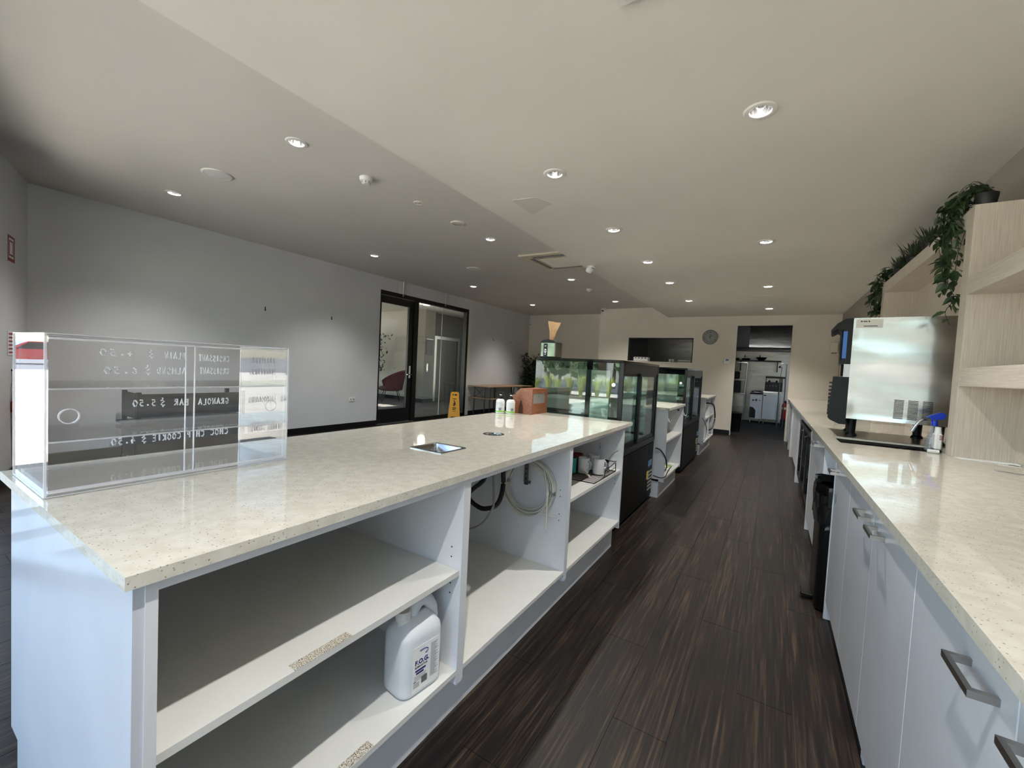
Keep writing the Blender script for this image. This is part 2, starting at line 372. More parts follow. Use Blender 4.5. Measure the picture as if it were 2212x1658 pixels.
# ---- lobby door set in the left wall
fr = struct(MB().box(XL-.1, XL+.005, DY0, DY1-.04, DZ-.08, DZ).box(XL-.1, XL+.005, DY0, DY0+.02, 0, DZ-.08).box(XL-.1, XL+.005, DY1-.12, DY1-.04, 0, DZ-.08)
            .box(XL-.1, XL+.005, 6.44, 6.56, 0, DZ-.08).box(XL-.1, XL+.005, 6.56, DY1-.12, 0, .07).build('door_1', 'black_metal'))
lf = MB(); lf.box(XL-.07, XL-.02, DY0+.02, 6.43, 2.40, 2.54).box(XL-.07, XL-.02, DY0+.02, 6.43, .02, .3).box(XL-.07, XL-.02, DY0+.02, DY0+.05, .3, 2.40).box(XL-.07, XL-.02, 6.31, 6.43, .3, 2.40)
leaf = lf.build('door_leaf', 'black_metal', fr)
B(XL-.05, XL-.042, DY0+.05, 6.31, .3, 2.40).build('pane', 'lobby_glass', leaf)
MB().box(XL-.02, XL-.008, 6.355, 6.40, .92, 1.18, bev=.003).tube([(XL-.008, 6.378, 1.0), (XL+.05, 6.378, 1.0), (XL+.06, 6.35, 1.0), (XL+.06, 6.24, 1.0)], .011).build('handle', 'chrome', leaf)
for a, b in ((6.56, 7.36), (7.37, DY1-.12)): B(XL-.05, XL-.042, a, b, .07, DZ-.08).build('pane', 'lobby_glass', fr)
B(XL-.052, XL-.04, 7.36, 7.37, .07, DZ-.08).build('joint', 'white_trim', fr)
B(XL-.14, XL+.004, DY1-.04, DY1+.08, 0, DZ+.01).build('reveal', 'white_trim', fr)
B(XL-.14, XL+.03, DY0, 6.5, 0, .012).build('threshold', 'handle_steel', fr)
# service hatch lining
win = struct(MB().box(SX0, SX0+.02, YF-.004, YF+.13, SZ0, SZ1).box(SX1-.02, SX1, YF-.004, YF+.13, SZ0, SZ1).box(SX0+.02, SX1-.02, YF-.004, YF+.13, SZ1-.02, SZ1).build('window_1', 'black_metal'))
B(SX0, SX1, YF-.02, YF+.3, SZ0-.02, SZ0).build('sill', 'wall_warm', win)
struct(MB().box(KX0-.012, KX0, YF-.003, YF+.123, 0, KZ+.012).box(KX0, KX1, YF-.003, YF+.123, KZ, KZ+.012).build('trim_1', 'white_trim'))
# ---- lobby room
struct(B(-14, XL-.14, 2.6, 13.5, -.05, 0).build('floor_lobby', 'carpet'))
struct(slab_z(-14, XL-.14, 2.6, 13.5, 2.9, 3.05, [(-11.7, -10.95, 8.75, 9.3)]).build('ceiling_lobby', 'ceiling_paint'))  # unseen skylight opening, added so the sun throws a patch on the lobby floor
lw = wall_y(9.75, 9.9, -14, -9.62, 0, 2.9); struct(lw.build('wall_lobby_end', 'lobby_paint'))
struct(MB().box(-9.62, -9.2, 9.6, 10.05, 0, 2.9).build('wall_lobby_column', 'lobby_column'))
struct(MB().box(-9.62, -9.5, 10.05, 13.5, 0, 2.9).build('wall_lobby_lift', 'lobby_grey'))
struct(B(-9.6, XL-.14, 13.3, 13.45, 0, 2.9).build('wall_lobby_back', 'lobby_grey'))
struct(wall_x(-14, -13.85, 2.6, 9.9, 0, 2.9, [(6.2, 7.35, 0.1, 2.55)]).build('wall_lobby_side', 'lobby_paint'))
struct(wall_y(2.6, 2.72, -14, XL-.14, 0, 2.9, [(-12.6, -8.2, .1, 2.6)]).build('wall_lobby_front', 'lobby_paint'))
struct(MB().box(-13.8, -9.62, 9.735, 9.75, 0, .12).box(-9.62, -9.19, 9.585, 9.6, 0, .12).box(-9.2, -9.188, 9.6, 10.05, 0, .12).box(-9.5, -9.488, 10.05, 13.3, 0, .12).build('baseboard_lobby', 'baseboard'))
# ---- kitchen shell
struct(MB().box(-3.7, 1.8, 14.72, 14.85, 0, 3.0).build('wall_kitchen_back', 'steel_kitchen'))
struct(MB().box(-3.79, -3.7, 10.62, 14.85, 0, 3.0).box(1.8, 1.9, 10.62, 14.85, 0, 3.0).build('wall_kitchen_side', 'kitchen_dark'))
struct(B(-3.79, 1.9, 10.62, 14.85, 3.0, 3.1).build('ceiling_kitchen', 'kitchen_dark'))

# ================================================================== CEILING FITTINGS
def downlight():
    t = thing('downlight', 'x', 'ceiling light', (0, 0, 0))
    MB().lathe([(.05, .002), (.05, -.006), (.056, -.009), (.072, -.007), (.079, -.001), (.079, .0)], seg=28).build('trim_ring', 'white_trim', t, local=True)
    MB().lathe([(.05, .0), (.046, .03), (.038, .06), (.028, .075)], seg=28).build('reflector', 'reflector', t, local=True)
    MB().lathe([(.0, .066), (.024, .066), (.028, .075), (.0, .085)], seg=20).build('bulb', 'bulb', t, local=True)
    return t
def lamp_light(t, w):
    d = bpy.data.lights.new('downlight_beam', 'SPOT'); d.energy = w; d.spot_size = R(120); d.spot_blend = .7; d.shadow_soft_size = .022; d.color = (1, .965, .91)
    o = bpy.data.objects.new('downlight_beam', d); C.objects.link(o); o.parent = t; o.location = (0, 0, .055)
dl0 = downlight(); n = 0
rows = [([p for p in DL_R if p[0] < -1], ZR, 'in the lowered ceiling above the display fridges'), ([p for p in DL_R if p[0] > -1], ZR, 'in the lowered ceiling above the aisle'),
        ([p for p in DL_L if p[0] > -4], ZL, 'in the higher ceiling beside the bulkhead step'), ([p for p in DL_L if p[0] < -4], ZL, 'in the higher ceiling near the left wall')]
for pts, z, d in rows:
    for i, (x, y) in enumerate(sorted(pts, key=lambda p: p[1])):
        lab = 'round downlight %s, %s from the windows' % (d, ['first', 'second', 'third', 'fourth', 'fifth', 'sixth', 'seventh', 'eighth'][i])
        if n == 0: t = dl0; t.location = (x, y, z); t['label'] = lab; t['group'] = 'ceiling downlights'
        else: t = dup(dl0, (x, y, z), label=lab, group='ceiling downlights')
        n += 1; lamp_light(t, LAMP_W*(1.0 if z == ZR else .85))
def speaker(x, y, lab):
    t = thing('ceiling_speaker', lab, 'speaker', (x, y, ZL), group='round ceiling speakers')
    MB().lathe([(.12, 0), (.118, -.008), (.105, -.011), (.1, -.009)], seg=32).build('rim', 'white_trim', t, local=True)
    MB().lathe([(.102, -.002), (.1, -.009), (.06, -.012), (0, -.0135)], seg=32).build('grille', 'white_plastic', t, local=True)
speaker(-4.384, 1.828, 'flat round white ceiling speaker nearest the front, between two downlights'); speaker(-4.367, 5.64, 'flat round white ceiling speaker further back, before the glass door')
t = thing('ceiling_vent', 'round beige ceiling outlet with a dirty smudge beside it', 'vent', (-3.165, 3.756, ZL))
MB().lathe([(.085, 0), (.083, -.01), (.066, -.014), (.06, -.01)], seg=28).build('rim', 'white_trim', t, local=True)
MB().lathe([(.064, -.004), (.05, -.008), (0, -.008)], seg=24).build('disc', 'beige_plastic', t, local=True)
t = thing('emergency_light', 'small round recessed emergency light with a dark centre', 'light', (-3.15, 3.113, ZL))
MB().lathe([(.05, 0), (.05, -.006), (.036, -.009), (.032, -.004)], seg=24).build('rim', 'white_trim', t, local=True); MB().lathe([(.034, -.002), (.014, -.0), (.012, -.008), (0, -.009)], seg=20).build('lens', 'beige_plastic', t, local=True)
def smoke(x, y, lab):
    t = thing('smoke_detector', lab, 'detector', (x, y, ZL), group='smoke detectors')
    MB().lathe([(.058, 0), (.058, -.012), (.05, -.03), (.04, -.034)], seg=24).build('base', 'white_plastic', t, local=True)
    MB().lathe([(.04, -.03), (.036, -.052), (.026, -.06), (0, -.061)], seg=20).build('head', 'white_trim', t, local=True)
    m = MB()
    for k in range(8):
        a = k*math.pi/4; m.box(.036, .04, -.004, .004, -.052, -.036); 
        vs = m.bm.verts[:][-8:]; bmesh.ops.rotate(m.bm, verts=vs, cent=(0, 0, 0), matrix=Matrix.Rotation(a, 3, 'Z'))
    m.build('vent_slot', 'grey_plastic', t, local=True)
smoke(-3.168, 2.486, 'white round smoke detector hanging between downlight and emergency light'); smoke(-3.182, 7.848, 'white round smoke detector far back, beyond the air conditioner')
# air conditioning cassette
t = thing('air_conditioner', 'square beige ceiling air conditioner cassette half hidden by the bulkhead', 'air conditioner', (-2.74, 5.64, ZL-.002))
h = .475
MB().box(-h, h, -h, h, -.028, 0, bev=.01).build('panel', 'beige_plastic', t, local=True)
m = MB()
for sx, sy in ((1, 0), (-1, 0), (0, 1), (0, -1)):
    L = .3
    if sx: m.box(sx*.335-.03, sx*.335+.03, -L, L, -.0295, -.02)
    else: m.box(-L, L, sy*.335-.03, sy*.335+.03, -.0295, -.02)
m.build('air_slot', 'black_plastic', t, local=True)
for k, (sx, sy) in enumerate(((1, 0), (-1, 0), (0, 1), (0, -1))):
    L = .29
    (B(sx*.325-.02, sx*.325+.015, -L, L, -.036, -.03) if sx else B(-L, L, sy*.325-.02, sy*.325+.015, -.036, -.03)).build('louvre', 'grey_plastic', t, local=True)
B(-.25, .25, -.25, .25, -.04, -.028, bev=.006).build('grille', 'beige_plastic', t, local=True)
m = MB()
for i in range(14): m.box(-.23, .23, -.225+i*.034, -.213+i*.034, -.0425, -.04)
m.build('grille_slats', 'white_trim', t, local=True)
def dome(name, loc, lab, aim, wall=False):
    t = thing(name, lab, 'camera', loc)
    MB().lathe([(.055, 0), (.055, -.018), (.045, -.03)], seg=24).build('base', 'white_plastic', t, local=True)
    M = Matrix.Rotation(aim, 4, 'Z') @ Matrix.Rotation(R(35), 4, 'Y')
    MB().lathe([(.0, -.0), (.044, -.012), (.046, -.05), (.038, -.082), (.03, -.086)], seg=20, M=M).build('housing', 'white_plastic', t, local=True)
    MB().lathe([(.03, -.084), (.02, -.09), (0, -.09)], seg=18, M=M).build('lens', 'black_gloss', t, local=True)
dome('security_camera', (-2.11, 5.225, ZR), 'white turret security camera on the bulkhead edge beside the air conditioner', R(-20))
dome('security_camera', (-3.78, 10.36, ZL), 'white turret security camera at the top corner of the far wall', R(80))
t = thing('ceiling_plate', 'white rectangular ceiling plate at the top edge of the picture', 'ceiling plate', (-.42, 1.39, ZR))
B(-.15, .15, -.15, .15, -.018, 0, bev=.004).build('frame', 'white_trim', t, local=True); m = MB()
for i in range(6): m.box(-.12, .12, -.12+i*.042, -.09+i*.042, -.022, -.018)
m.build('blade', 'white_plastic', t, local=True)
t = thing('ceiling_hatch', 'flush square access hatch in the lowered ceiling before the far wall', 'hatch', (-.32, 8.23, ZR))
MB().box(-.25, .25, -.26, .26, -.004, 0, bev=.001).build('frame', 'ceiling_paint', t, local=True); B(-.235, .235, -.245, .245, -.006, -.003).build('panel', 'ceiling_paint', t, local=True)
t = thing('ceiling_patch', 'darker square repair patch on the lowered ceiling above the counter', 'patch', (-1.78, 3.1, ZR)); MATS['patch_paint'] = paint('patch_paint', (217, 213, 205), .7, 2)
MB().prism([(-.13, -.17), (.08, -.14), (.15, .03), (-.13, .18)], -.003, 0, 'z').build('panel', 'patch_paint', t, local=True)
# wall fittings, left
for y, zz_, which in ((3.38, 1.95, 'first'), (4.49, 1.95, 'second')):
    t = thing('wall_hook', 'tiny dark picture hook on the left wall, %s from the corner' % which, 'hook', (XL, y, zz_))
    MB().box(0, .006, -.006, .006, -.03, .03).tube([(.004, 0, -.02), (.02, 0, -.024), (.022, 0, -.008)], .004, 6).build('hook', 'black_print', t, local=True)
for y, which in ((9.4, 'nearer the glass door'), (10.3, 'nearer the plant')):
    t = thing('wall_hook', 'tiny picture hook above the console table, ' + which, 'hook', (XL, y, 1.98)); MB().box(0, .006, -.01, .01, -.03, .03).tube([(.004, 0, -.02), (.02, 0, -.024), (.022, 0, -.008)], .004, 6).build('hook', 'grey_plastic', t, local=True)
t = thing('wall_socket', 'white double power outlet low on the left wall', 'socket', (XL, 4.958, .53))
B(0, .012, -.06, .06, -.037, .037, bev=.003).build('plate', 'white_plastic', t, local=True); MB().box(.012, .015, -.042, -.018, -.012, .012).box(.012, .015, .018, .042, -.012, .012).build('outlet', 'grey_plastic', t, local=True)
for y, w in ((6.08, 'over the door leaf'), (7.37, 'over the fixed glass')):
    t = thing('ceiling_stay', 'thin white vertical stay from ceiling to door frame, ' + w, 'rod', (XL+.03, y, DZ-.03))
    MB().tube([(0, 0, .02), (0, 0, ZL-DZ+.03)], .014, 10).build('rod', 'white_plastic', t, local=True); MB().tube([(0, 0, -.02), (0, 0, .03)], .017, 10).build('foot', 'handle_steel', t, local=True)
t = thing('motion_sensor', 'small white motion sensor high in the far left corner', 'sensor', (XL+.05, YR-.06, 2.6)); B(-.03, .03, -.02, .05, -.05, .05, bev=.01).build('case', 'white_plastic', t, local=True); B(-.02, .02, -.024, -.019, -.03, .01).build('lens', 'grey_plastic', t, local=True)
# signs on the angled wall
def wthing(name, lab, cat, s, z):
    t = thing(name, lab, cat, wpt(s, 0.001, z), rz=math.atan2(WU.y, WU.x)); return t
t = wthing('safety_sign', 'upright white sign with a red border, high on the angled wall', 'sign', .67, 2.0)
B(-.105, .105, 0, .004, 0, .23).build('board', 'paper', t, local=True)
m = MB().box(-.105, .105, .004, .005, .21, .23).box(-.105, -.075, .004, .005, 0, .21).box(.075, .105, .004, .005, 0, .21).box(-.06, .06, .004, .005, .05, .065).box(-.06, -.045, .004, .005, .065, .19).box(.045, .06, .004, .005, .065, .19).box(-.045, .045, .004, .005, .175, .19).box(-.075, .075, .004, .005, 0, .03)
m.build('red_print', 'red_print', t, local=True)
t = wthing('safety_sign', 'white sign with red stripes, lower on the angled wall behind the display box', 'sign', .66, 1.15)
B(-.1, .1, 0, .004, 0, .22).build('board', 'paper', t, local=True); m = MB()
for i in range(6): m.box(-.08, .08, .004, .005, .015+i*.034, .032+i*.034)
m.build('red_print', 'red_print', t, local=True)
def extinguisher(loc, lab, hgt=.5, r=.075):
    t = thing('fire_extinguisher', lab, 'extinguisher', loc)
    MB().lathe([(0, 0), (r*.9, 0), (r, .02), (r, hgt*.76), (r*.8, hgt*.86), (r*.35, hgt*.92), (r*.35, hgt*.95)], seg=20).build('cylinder', 'red_paint', t, local=True)
    MB().lathe([(r*1.004, hgt*.55), (r*1.01, hgt*.56), (r*1.01, hgt*.66), (r*1.004, hgt*.67)], seg=20).build('band', 'beige_plastic', t, local=True)
    MB().box(-.02, .02, -.06, .02, hgt*.93, hgt).box(-.012, .012, -.11, -.02, hgt*1.0, hgt*1.03).build('valve', 'black_plastic', t, local=True)
    MB().tube([(0, -.05, hgt*.97), (.05, -.06, hgt*.95), (r+.02, -.03, hgt*.8), (r+.015, 0, hgt*.4), (r+.01, 0, hgt*.2)], .01, 8).build('hose', 'dark_rubber', t, local=True); return t
p_ = wpt(.6, .1, .42); extinguisher(p_, 'red fire extinguisher hung on the angled wall behind the display box', .58, .07)
B(p_.x-.03, p_.x+.03, p_.y-.11, p_.y-.05, .62, .72).build('bracket', 'red_paint', [o for o in C.objects if o.name.startswith('fire_extinguisher')][0])

# ================================================================== SERVICE ISLAND
IX0, IX1, IY0, IY1 = -1.84, -.86, .24, 3.12
t = thing('worktop', 'long cream speckled stone worktop of the service island', 'worktop', (-1.35, 1.68, .886))
wm = slab_z(IX0, IX1, IY0, IY1, .886, .91, [(-1.292, -1.128, 1.298, 1.447), (-1.3, -1.22, 1.83, 1.91)])
wm.build('slab', 'stone', t)
MB().lathe([(.0565, .9100), (.058, .9104), (.052, .9108), (.044, .9106), (.042, .905), (.042, .887), (.041, .887), (.041, .906)], (-1.26, 1.87, 0), 28).build('chute_ring', 'chrome', t)
# steel pan let into the island
t = thing('steel_pan', 'small square stainless steel pan let into the island worktop', 'pan', (-1.21, 1.3725, .91))
m = MB(); rim = [(-.092, -.0845, .0915), (-.078, -.071, .0935)]
def rect_ring(m, rings):
    vs = []
    for hx, hy, z, r in rings:
        ring = []
        for cx_, cy_, a0 in ((hx-r, hy-r, 0), (-hx+r, hy-r, 90), (-hx+r, -hy+r, 180), (hx-r, -hy+r, 270)):
            for k in range(5):
                a = R(a0+k*22.5); ring.append(m.bm.verts.new((cx_+r*math.cos(a), cy_+r*math.sin(a), z)))
        vs.append(ring)
    for A, Bq in zip(vs, vs[1:]):
        for k in range(20): m.bm.faces.new([A[k], A[(k+1) % 20], Bq[(k+1) % 20], Bq[k]])
    return vs
vs = rect_ring(m, [(.093, .085, .0, .012), (.093, .085, .003, .012), (.083, .076, .004, .012), (.08, .073, .0, .014), (.072, .065, -.085, .02), (.064, .057, -.095, .02)])
m.bm.faces.new(vs[-1]); m.build('pan', 'pan_steel', t, local=True)
# cabinets of the island
def isl_cab(lab, y0, y1, shelf, xf=-.875, xb=-1.80, ztop=.886, zb=.205, kick=.05):
    t = thing('open_cabinet', lab, 'cabinet', ((xf+xb)/2, (y0+y1)/2, 0), group='open white cabinets under the island')
    B(xb, xf, y0, y0+.018, .0 if False else .15, ztop).build('side_panel', 'melamine', t); B(xb, xf, y1-.018, y1, .15, ztop).build('side_panel', 'melamine', t)
    B(xb, xf, y0+.018, y1-.018, zb-.018, zb).build('bottom_panel', 'shelf_white', t)
    B(xb, xb+.016, y0+.018, y1-.018, zb, ztop).build('back_panel', 'melamine', t)
    B(xf-.02, xf, y0+.018, y1-.018, ztop-.022, ztop).build('top_rail', 'melamine', t)
    B(xf-kick-.016, xf-kick, y0, y1, 0, .187 if zb > .2 else zb-.018).build('plinth', 'melamine', t)
    if shelf:
        s_ = B(xb+.016, xf-.006, y0+.019, y1-.019, shelf-.018, shelf).build('shelf', 'shelf_white', t)
    hol = MB()
    for yy in ((y1-.0185),):
        for zz_ in (.47, .505, .60, .635): hol.tube([(xf-.045, yy, zz_), (xf-.045, yy-.0006, zz_)], .003, 8)
    hol.build('pin_holes', 'black_print', t); return t
c1 = isl_cab('wide open white cabinet bay holding the plastic jug, nearest the camera', .271, 1.156, .561)
# worn chipboard along the two front edges
B(-.908, -.881, .545, .70, .5608, .5616).build('worn_edge', 'chipboard', c1); B(-.903, -.876, .66, .78, .2048, .2056).build('worn_edge', 'chipboard', c1)
ep = MB().prism([(-1.80, .886), (-.878, .886), (-.878, 0), (-1.72, 0), (-1.72, .17), (-1.80, .17)], .255, .271, 'y').build('end_panel', 'melamine_gloss', c1)
B(-1.812, -1.80, .262, 1.156, .17, .886).build('cladding', 'melamine_gloss', c1)
isl_cab('open white cabinet bay with hoses and a hanging cable coil', 1.156, 2.048, None)
c3 = isl_cab('open white cabinet bay with a shelf of mugs, at the far end of the island', 2.048, 2.985, .58)

# ---- acrylic display box
AX0, AX1, AY0, AY1, AZ0, AZ1 = -1.765, -1.44, .255, .832, .912, 1.302
t = thing('display_box', 'clear acrylic pastry display box with handwritten prices, on the island corner', 'display box', ((AX0+AX1)/2, (AY0+AY1)/2, AZ0))
T = .005
B(AX0, AX1, AY0, AY1, AZ0, AZ0+T).build('base', 'acrylic', t); B(AX0, AX1, AY0, AY1, AZ1-T, AZ1).build('lid', 'acrylic', t)
B(AX0, AX1, AY0, AY0+T, AZ0+T, AZ1-T).build('end_sheet', 'acrylic', t); B(AX0, AX1, AY1-T, AY1, AZ0+T, AZ1-T).build('end_sheet', 'acrylic', t)
fs_ = B(AX0, AX0+T, AY0+T, AY1-T, AZ0+T, AZ1-T).build('front_sheet', 'acrylic', t)
for zz_ in (1.172, 1.043):
    sh = B(AX0+T, AX1-.014, AY0+T, AY1-T, zz_-.004, zz_).build('shelf', 'acrylic', t)
    B(AX1-.0145, AX1-.0138, AY0+T, AY1-T, zz_-.004, zz_).build('polished_edge', 'acrylic_edge', sh)
for (a, b, xx) in ((AY0+.006, .556, AX1-.005), (.536, AY1-.006, AX1-.0105)):
    d = B(xx-.004, xx, a, b, AZ0+.008, AZ1-.008).build('sliding_door', 'acrylic', t)
    e = a if a > .5 else b
    B(xx-.0042, xx+.0002, e-.0012, e+.0012, AZ0+.008, AZ1-.008).build('polished_edge', 'acrylic_edge', d)
    cy_ = .296 if a < .5 else .782
    MB().lathe([(.0165, -.0026), (.019, -.0026), (.019, .0026), (.0165, .0026), (.0165, -.0026)], (xx-.002, cy_, 1.104), 28, M=Matrix.Rotation(R(90), 4, 'Y')).build('finger_ring', 'acrylic_edge', d)
m = MB()
e_ = .0022
for yy in (AY0, AY1):
    for xx in (AX0, AX1): m.box(xx-e_, xx+e_, yy-e_, yy+e_, AZ0, AZ1)
for zz_ in (AZ0+.001, AZ1):
    for xx in (AX0, AX1): m.box(xx-e_, xx+e_, AY0, AY1, zz_-e_*.4, zz_+e_*.6)
    for yy in (AY0, AY1): m.box(AX0, AX1, yy-e_, yy+e_, zz_-e_*.4, zz_+e_*.6)
m.build('polished_edge', 'acrylic_edge', t)
for zz_ in (AZ0+.009, AZ1-.012): B(AX1-.016, AX1, AY0+.006, AY1-.006, zz_-.001, zz_+.004).build('door_track', 'acrylic_edge', t)
# handwriting, drawn stroke by stroke on the customer-side sheet
G = {'C': [[(.8, .85), (.5, 1), (.15, .75), (.1, .35), (.4, 0), (.8, .1)]], 'R': [[(.15, 0), (.2, 1), (.65, .95), (.75, .7), (.25, .5), (.8, 0)]], 'O': [[(.45, 1), (.12, .6), (.2, .15), (.5, 0), (.8, .3), (.75, .8), (.45, 1)]],
     'I': [[(.4, 0), (.45, 1)]], 'S': [[(.8, .9), (.45, 1), (.2, .75), (.5, .5), (.75, .25), (.45, 0), (.12, .12)]], 'A': [[(.05, 0), (.45, 1), (.8, 0)], [(.2, .4), (.68, .4)]], 'N': [[(.12, 0), (.15, 1), (.72, 0), (.78, 1)]],
     'T': [[(.05, .98), (.85, 1)], [(.45, 1), (.42, 0)]], 'P': [[(.2, 0), (.22, 1), (.7, .95), (.75, .6), (.25, .48)]], 'L': [[(.2, 1), (.18, .02), (.75, 0)]], '$': [[(.78, .85), (.45, .92), (.2, .72), (.5, .5), (.72, .28), (.4, .08), (.12, .16)], [(.5, 1.2), (.48, .95)], [(.42, .02), (.4, -.25)]],
     '4': [[(.6, 1), (.1, .35), (.85, .38)], [(.62, .7), (.58, 0)]], '5': [[(.8, 1), (.3, .98), (.22, .58), (.6, .6), (.75, .3), (.5, 0), (.15, .06)]], '0': [[(.45, 1), (.1, .55), (.25, .05), (.6, .02), (.85, .5), (.7, .95), (.45, 1)]], '6': [[(.65, 1), (.25, .6), (.15, .2), (.45, 0), (.72, .22), (.5, .48), (.2, .3)]],
     '.': [[(.3, .25), (.55, .25)]], 'M': [[(.05, 0), (.15, 1), (.45, .35), (.75, 1), (.88, 0)]], 'D': [[(.15, 0), (.18, 1), (.6, .85), (.8, .5), (.6, .1), (.15, 0)]], 'G': [[(.8, .85), (.45, 1), (.12, .6), (.2, .1), (.6, 0), (.78, .4), (.5, .42)]], 'B': [[(.18, 0), (.2, 1), (.6, .95), (.65, .65), (.25, .52), (.75, .4), (.7, .06), (.18, 0)]],
     'H': [[(.15, 0), (.18, 1)], [(.75, 0), (.72, 1)], [(.16, .5), (.74, .52)]], 'K': [[(.18, 0), (.2, 1)], [(.75, 1), (.22, .45), (.8, 0)]], 'E': [[(.75, 1), (.2, .98), (.18, 0), (.78, .02)], [(.2, .5), (.65, .52)]]}
def write(sn, y0, y1, z, hgt, slope=0.0):
    """customer-side text: reading direction is -Y"""
    m = MB(); w = (y0-y1)/len(sn); rnd = random.Random(len(sn))
    for i, ch in enumerate(sn):
        for st in G.get(ch, []):
            j = rnd.uniform(-.06, .06)
            pts = [(AX0-.0006, y0-(i+px*.86)*w, z+(pz+j)*hgt*(1.0 if ch != '.' else .6)+slope*(i*w)) for px, pz in st]
            m.tube(pts, .0028 if ch == '.' else .0023, 5)
    o = m.build('handwriting', 'chalk', fs_); return o
write('CROISSANT', .790, .688, 1.243, .021); write('PLAIN', .650, .588, 1.246, .022); write('$', .562, .542, 1.249, .02); write('4.50', .51, .423, 1.251, .019)
write('CROISSANT', .790, .692, 1.196, .021); write('ALMOND', .652, .566, 1.194, .022); write('$', .553, .533, 1.194, .024); write('6.50', .52, .433, 1.194, .02)
write('GRANOLA', .791, .688, 1.083, .022); write('BAR', .662, .615, 1.084, .022); write('$', .594, .574, 1.085, .022); write('5.50', .568, .504, 1.087, .02)
write('CHOC', .791, .728, .967, .022); write('CHIP', .712, .655, .966, .022); write('COOKIE', .64, .556, .965, .021); write('$', .545, .525, .965, .02); write('4.50', .515, .453, .966, .02)

# ---- plastic jug
t = thing('plastic_jug', 'translucent white plastic jug with a blue printed label, on the bottom shelf', 'jug', (-.962, 1.008, .2055), rz=R(-7))
m = MB(); vs = rect_ring(m, [(.05, .068, .0, .03), (.06, .08, .008, .032), (.062, .082, .02, .032), (.062, .082, .185, .032), (.06, .08, .2, .032), (.05, .068, .218, .03), (.026, .052, .236, .02), (.016, .044, .242, .014)])
m.bm.faces.new(vs[0][::-1]); m.bm.faces.new(vs[-1])
m.lathe([(.021, .21), (.021, .248)], (0, -.045, 0), 20)
m.tube([(0, -.012, .222), (0, -.004, .255), (0, .012, .272), (0, .034, .274), (0, .056, .262), (0, .072, .236), (0, .078, .198)], .021, 12)
m.build('body', 'jug_plastic', t, local=True, ang=50)
c = MB().lathe([(.0, .266), (.021, .266), (.0235, .263), (.0235, .242), (.0245, .241), (.0245, .236), (.02, .236)], (0, -.045, 0), 24).build('cap', 'white_plastic', t, local=True)
m = MB()
for k in range(24):
    a = k*math.pi/12; m.tube([(.0237*math.cos(a), -.045+.0237*math.sin(a), .243), (.0237*math.cos(a), -.045+.0237*math.sin(a), .262)], .0009, 4)
m.build('ridge', 'white_plastic', c, local=True)
lb = B(.0622, .0628, -.049, .062, .018, .165).build('label', 'paper', t, local=True)
def ltext(s, size, mt, y, z, bold=0.0, par=None): 
    WLp = WL.get(par); WL[par] = Vector(); o = text(s, size, mt, par, frame((.0630, y, z), (0, 1, 0), (0, 0, 1)), bold=bold); WL[par] = WLp; return o
ltext('F.O.G.', .021, 'navy_print', -.040, .106, .0007, lb); ltext('ELIMINATOR', .0088, 'black_print', -.040, .095, .0001, lb)
m = MB(); pts = [(.0632, -.01+.022*math.cos(a), .140+.009*math.sin(a)) for a in [R(x_) for x_ in range(-60, 130, 15)]]; m.tube(pts, .0013, 5); m.build('logo_arc', 'navy_print', lb, local=True)
B(.0630, .0634, -.038, .004, .083, .089).build('blue_bar', 'navy_print', lb, local=True); B(.0630, .0634, -.034, -.004, .074, .080).build('blue_bar', 'navy_print', lb, local=True)
m = MB()
for i in range(4): m.box(.0630, .0633, -.042, .008-.004*(i % 2), .068-i*.0045, .0690-i*.0045)
for i in range(5): m.box(.0630, .0633, -.044, -.02, .046-i*.0034, .0470-i*.0034)
for i in range(26): m.box(.0630, .0633, .024, .055-(i*7 % 5)*.003, .150-i*.0044, .1515-i*.0044)
m.box(.0630, .0633, -.044, -.034, .05, .0535); m.build('fine_print', 'grey_print', lb, local=True)
m = MB(); yy = -.012
for i in range(14):
    w = (.0006, .0012, .0009)[i % 3]; m.box(.0630, .0633, yy, yy+w, .036, .058); yy += w+.0008
m.build('bar_code', 'black_print', lb, local=True)

# ---- hoses, cable coil in the middle bay
t = thing('drain_hose', 'thick black drain hose looping under the island worktop', 'hose', (-1.25, 1.84, .205))
def spline(pts, n=6):
    P = [Vector(p) for p in pts]; out = []
    for i in range(len(P)-1):
        a, b_, c_, d = P[max(i-1, 0)], P[i], P[i+1], P[min(i+2, len(P)-1)]
        for k in range(n):
            u = k/n; out.append(.5*((2*b_)+(c_-a)*u+(2*a-5*b_+4*c_-d)*u*u+(3*b_-a-3*c_+d)*u**3))
    out.append(P[-1]); return out
MB().tube(spline([(-1.15, 1.84, .885), (-1.154, 1.82, .745), (-1.15, 1.82, .678), (-1.16, 1.82, .601), (-1.19, 1.82, .545), (-1.249, 1.82, .516), (-1.295, 1.82, .512), (-1.36, 1.83, .53), (-1.39, 1.84, .56), (-1.36, 1.86, .6), (-1.322, 1.86, .632), (-1.30, 1.87, .68), (-1.28, 1.87, .885)]), .0125, 10).build('hose', 'dark_rubber', t)
t = thing('braided_hose', 'thin grey braided water hose hanging from the worktop to the floor pipe', 'hose', (-1.25, 1.8, .205))
MB().tube(spline([(-1.2, 1.8, .79), (-1.199, 1.8, .718), (-1.195, 1.8, .657), (-1.191, 1.8, .564), (-1.197, 1.8, .534), (-1.238, 1.8, .462), (-1.282, 1.79, .419), (-1.35, 1.78, .385), (-1.42, 1.76, .33), (-1.43, 1.75, .26)]), .0065, 8).build('hose', 'grey_plastic', t)
MB().tube([(-1.2, 1.8, .885), (-1.2, 1.8, .775)], .007, 8).tube([(-1.2, 1.8, .79), (-1.2, 1.8, .768)], .012, 6).build('tap_fitting', 'chrome', t)
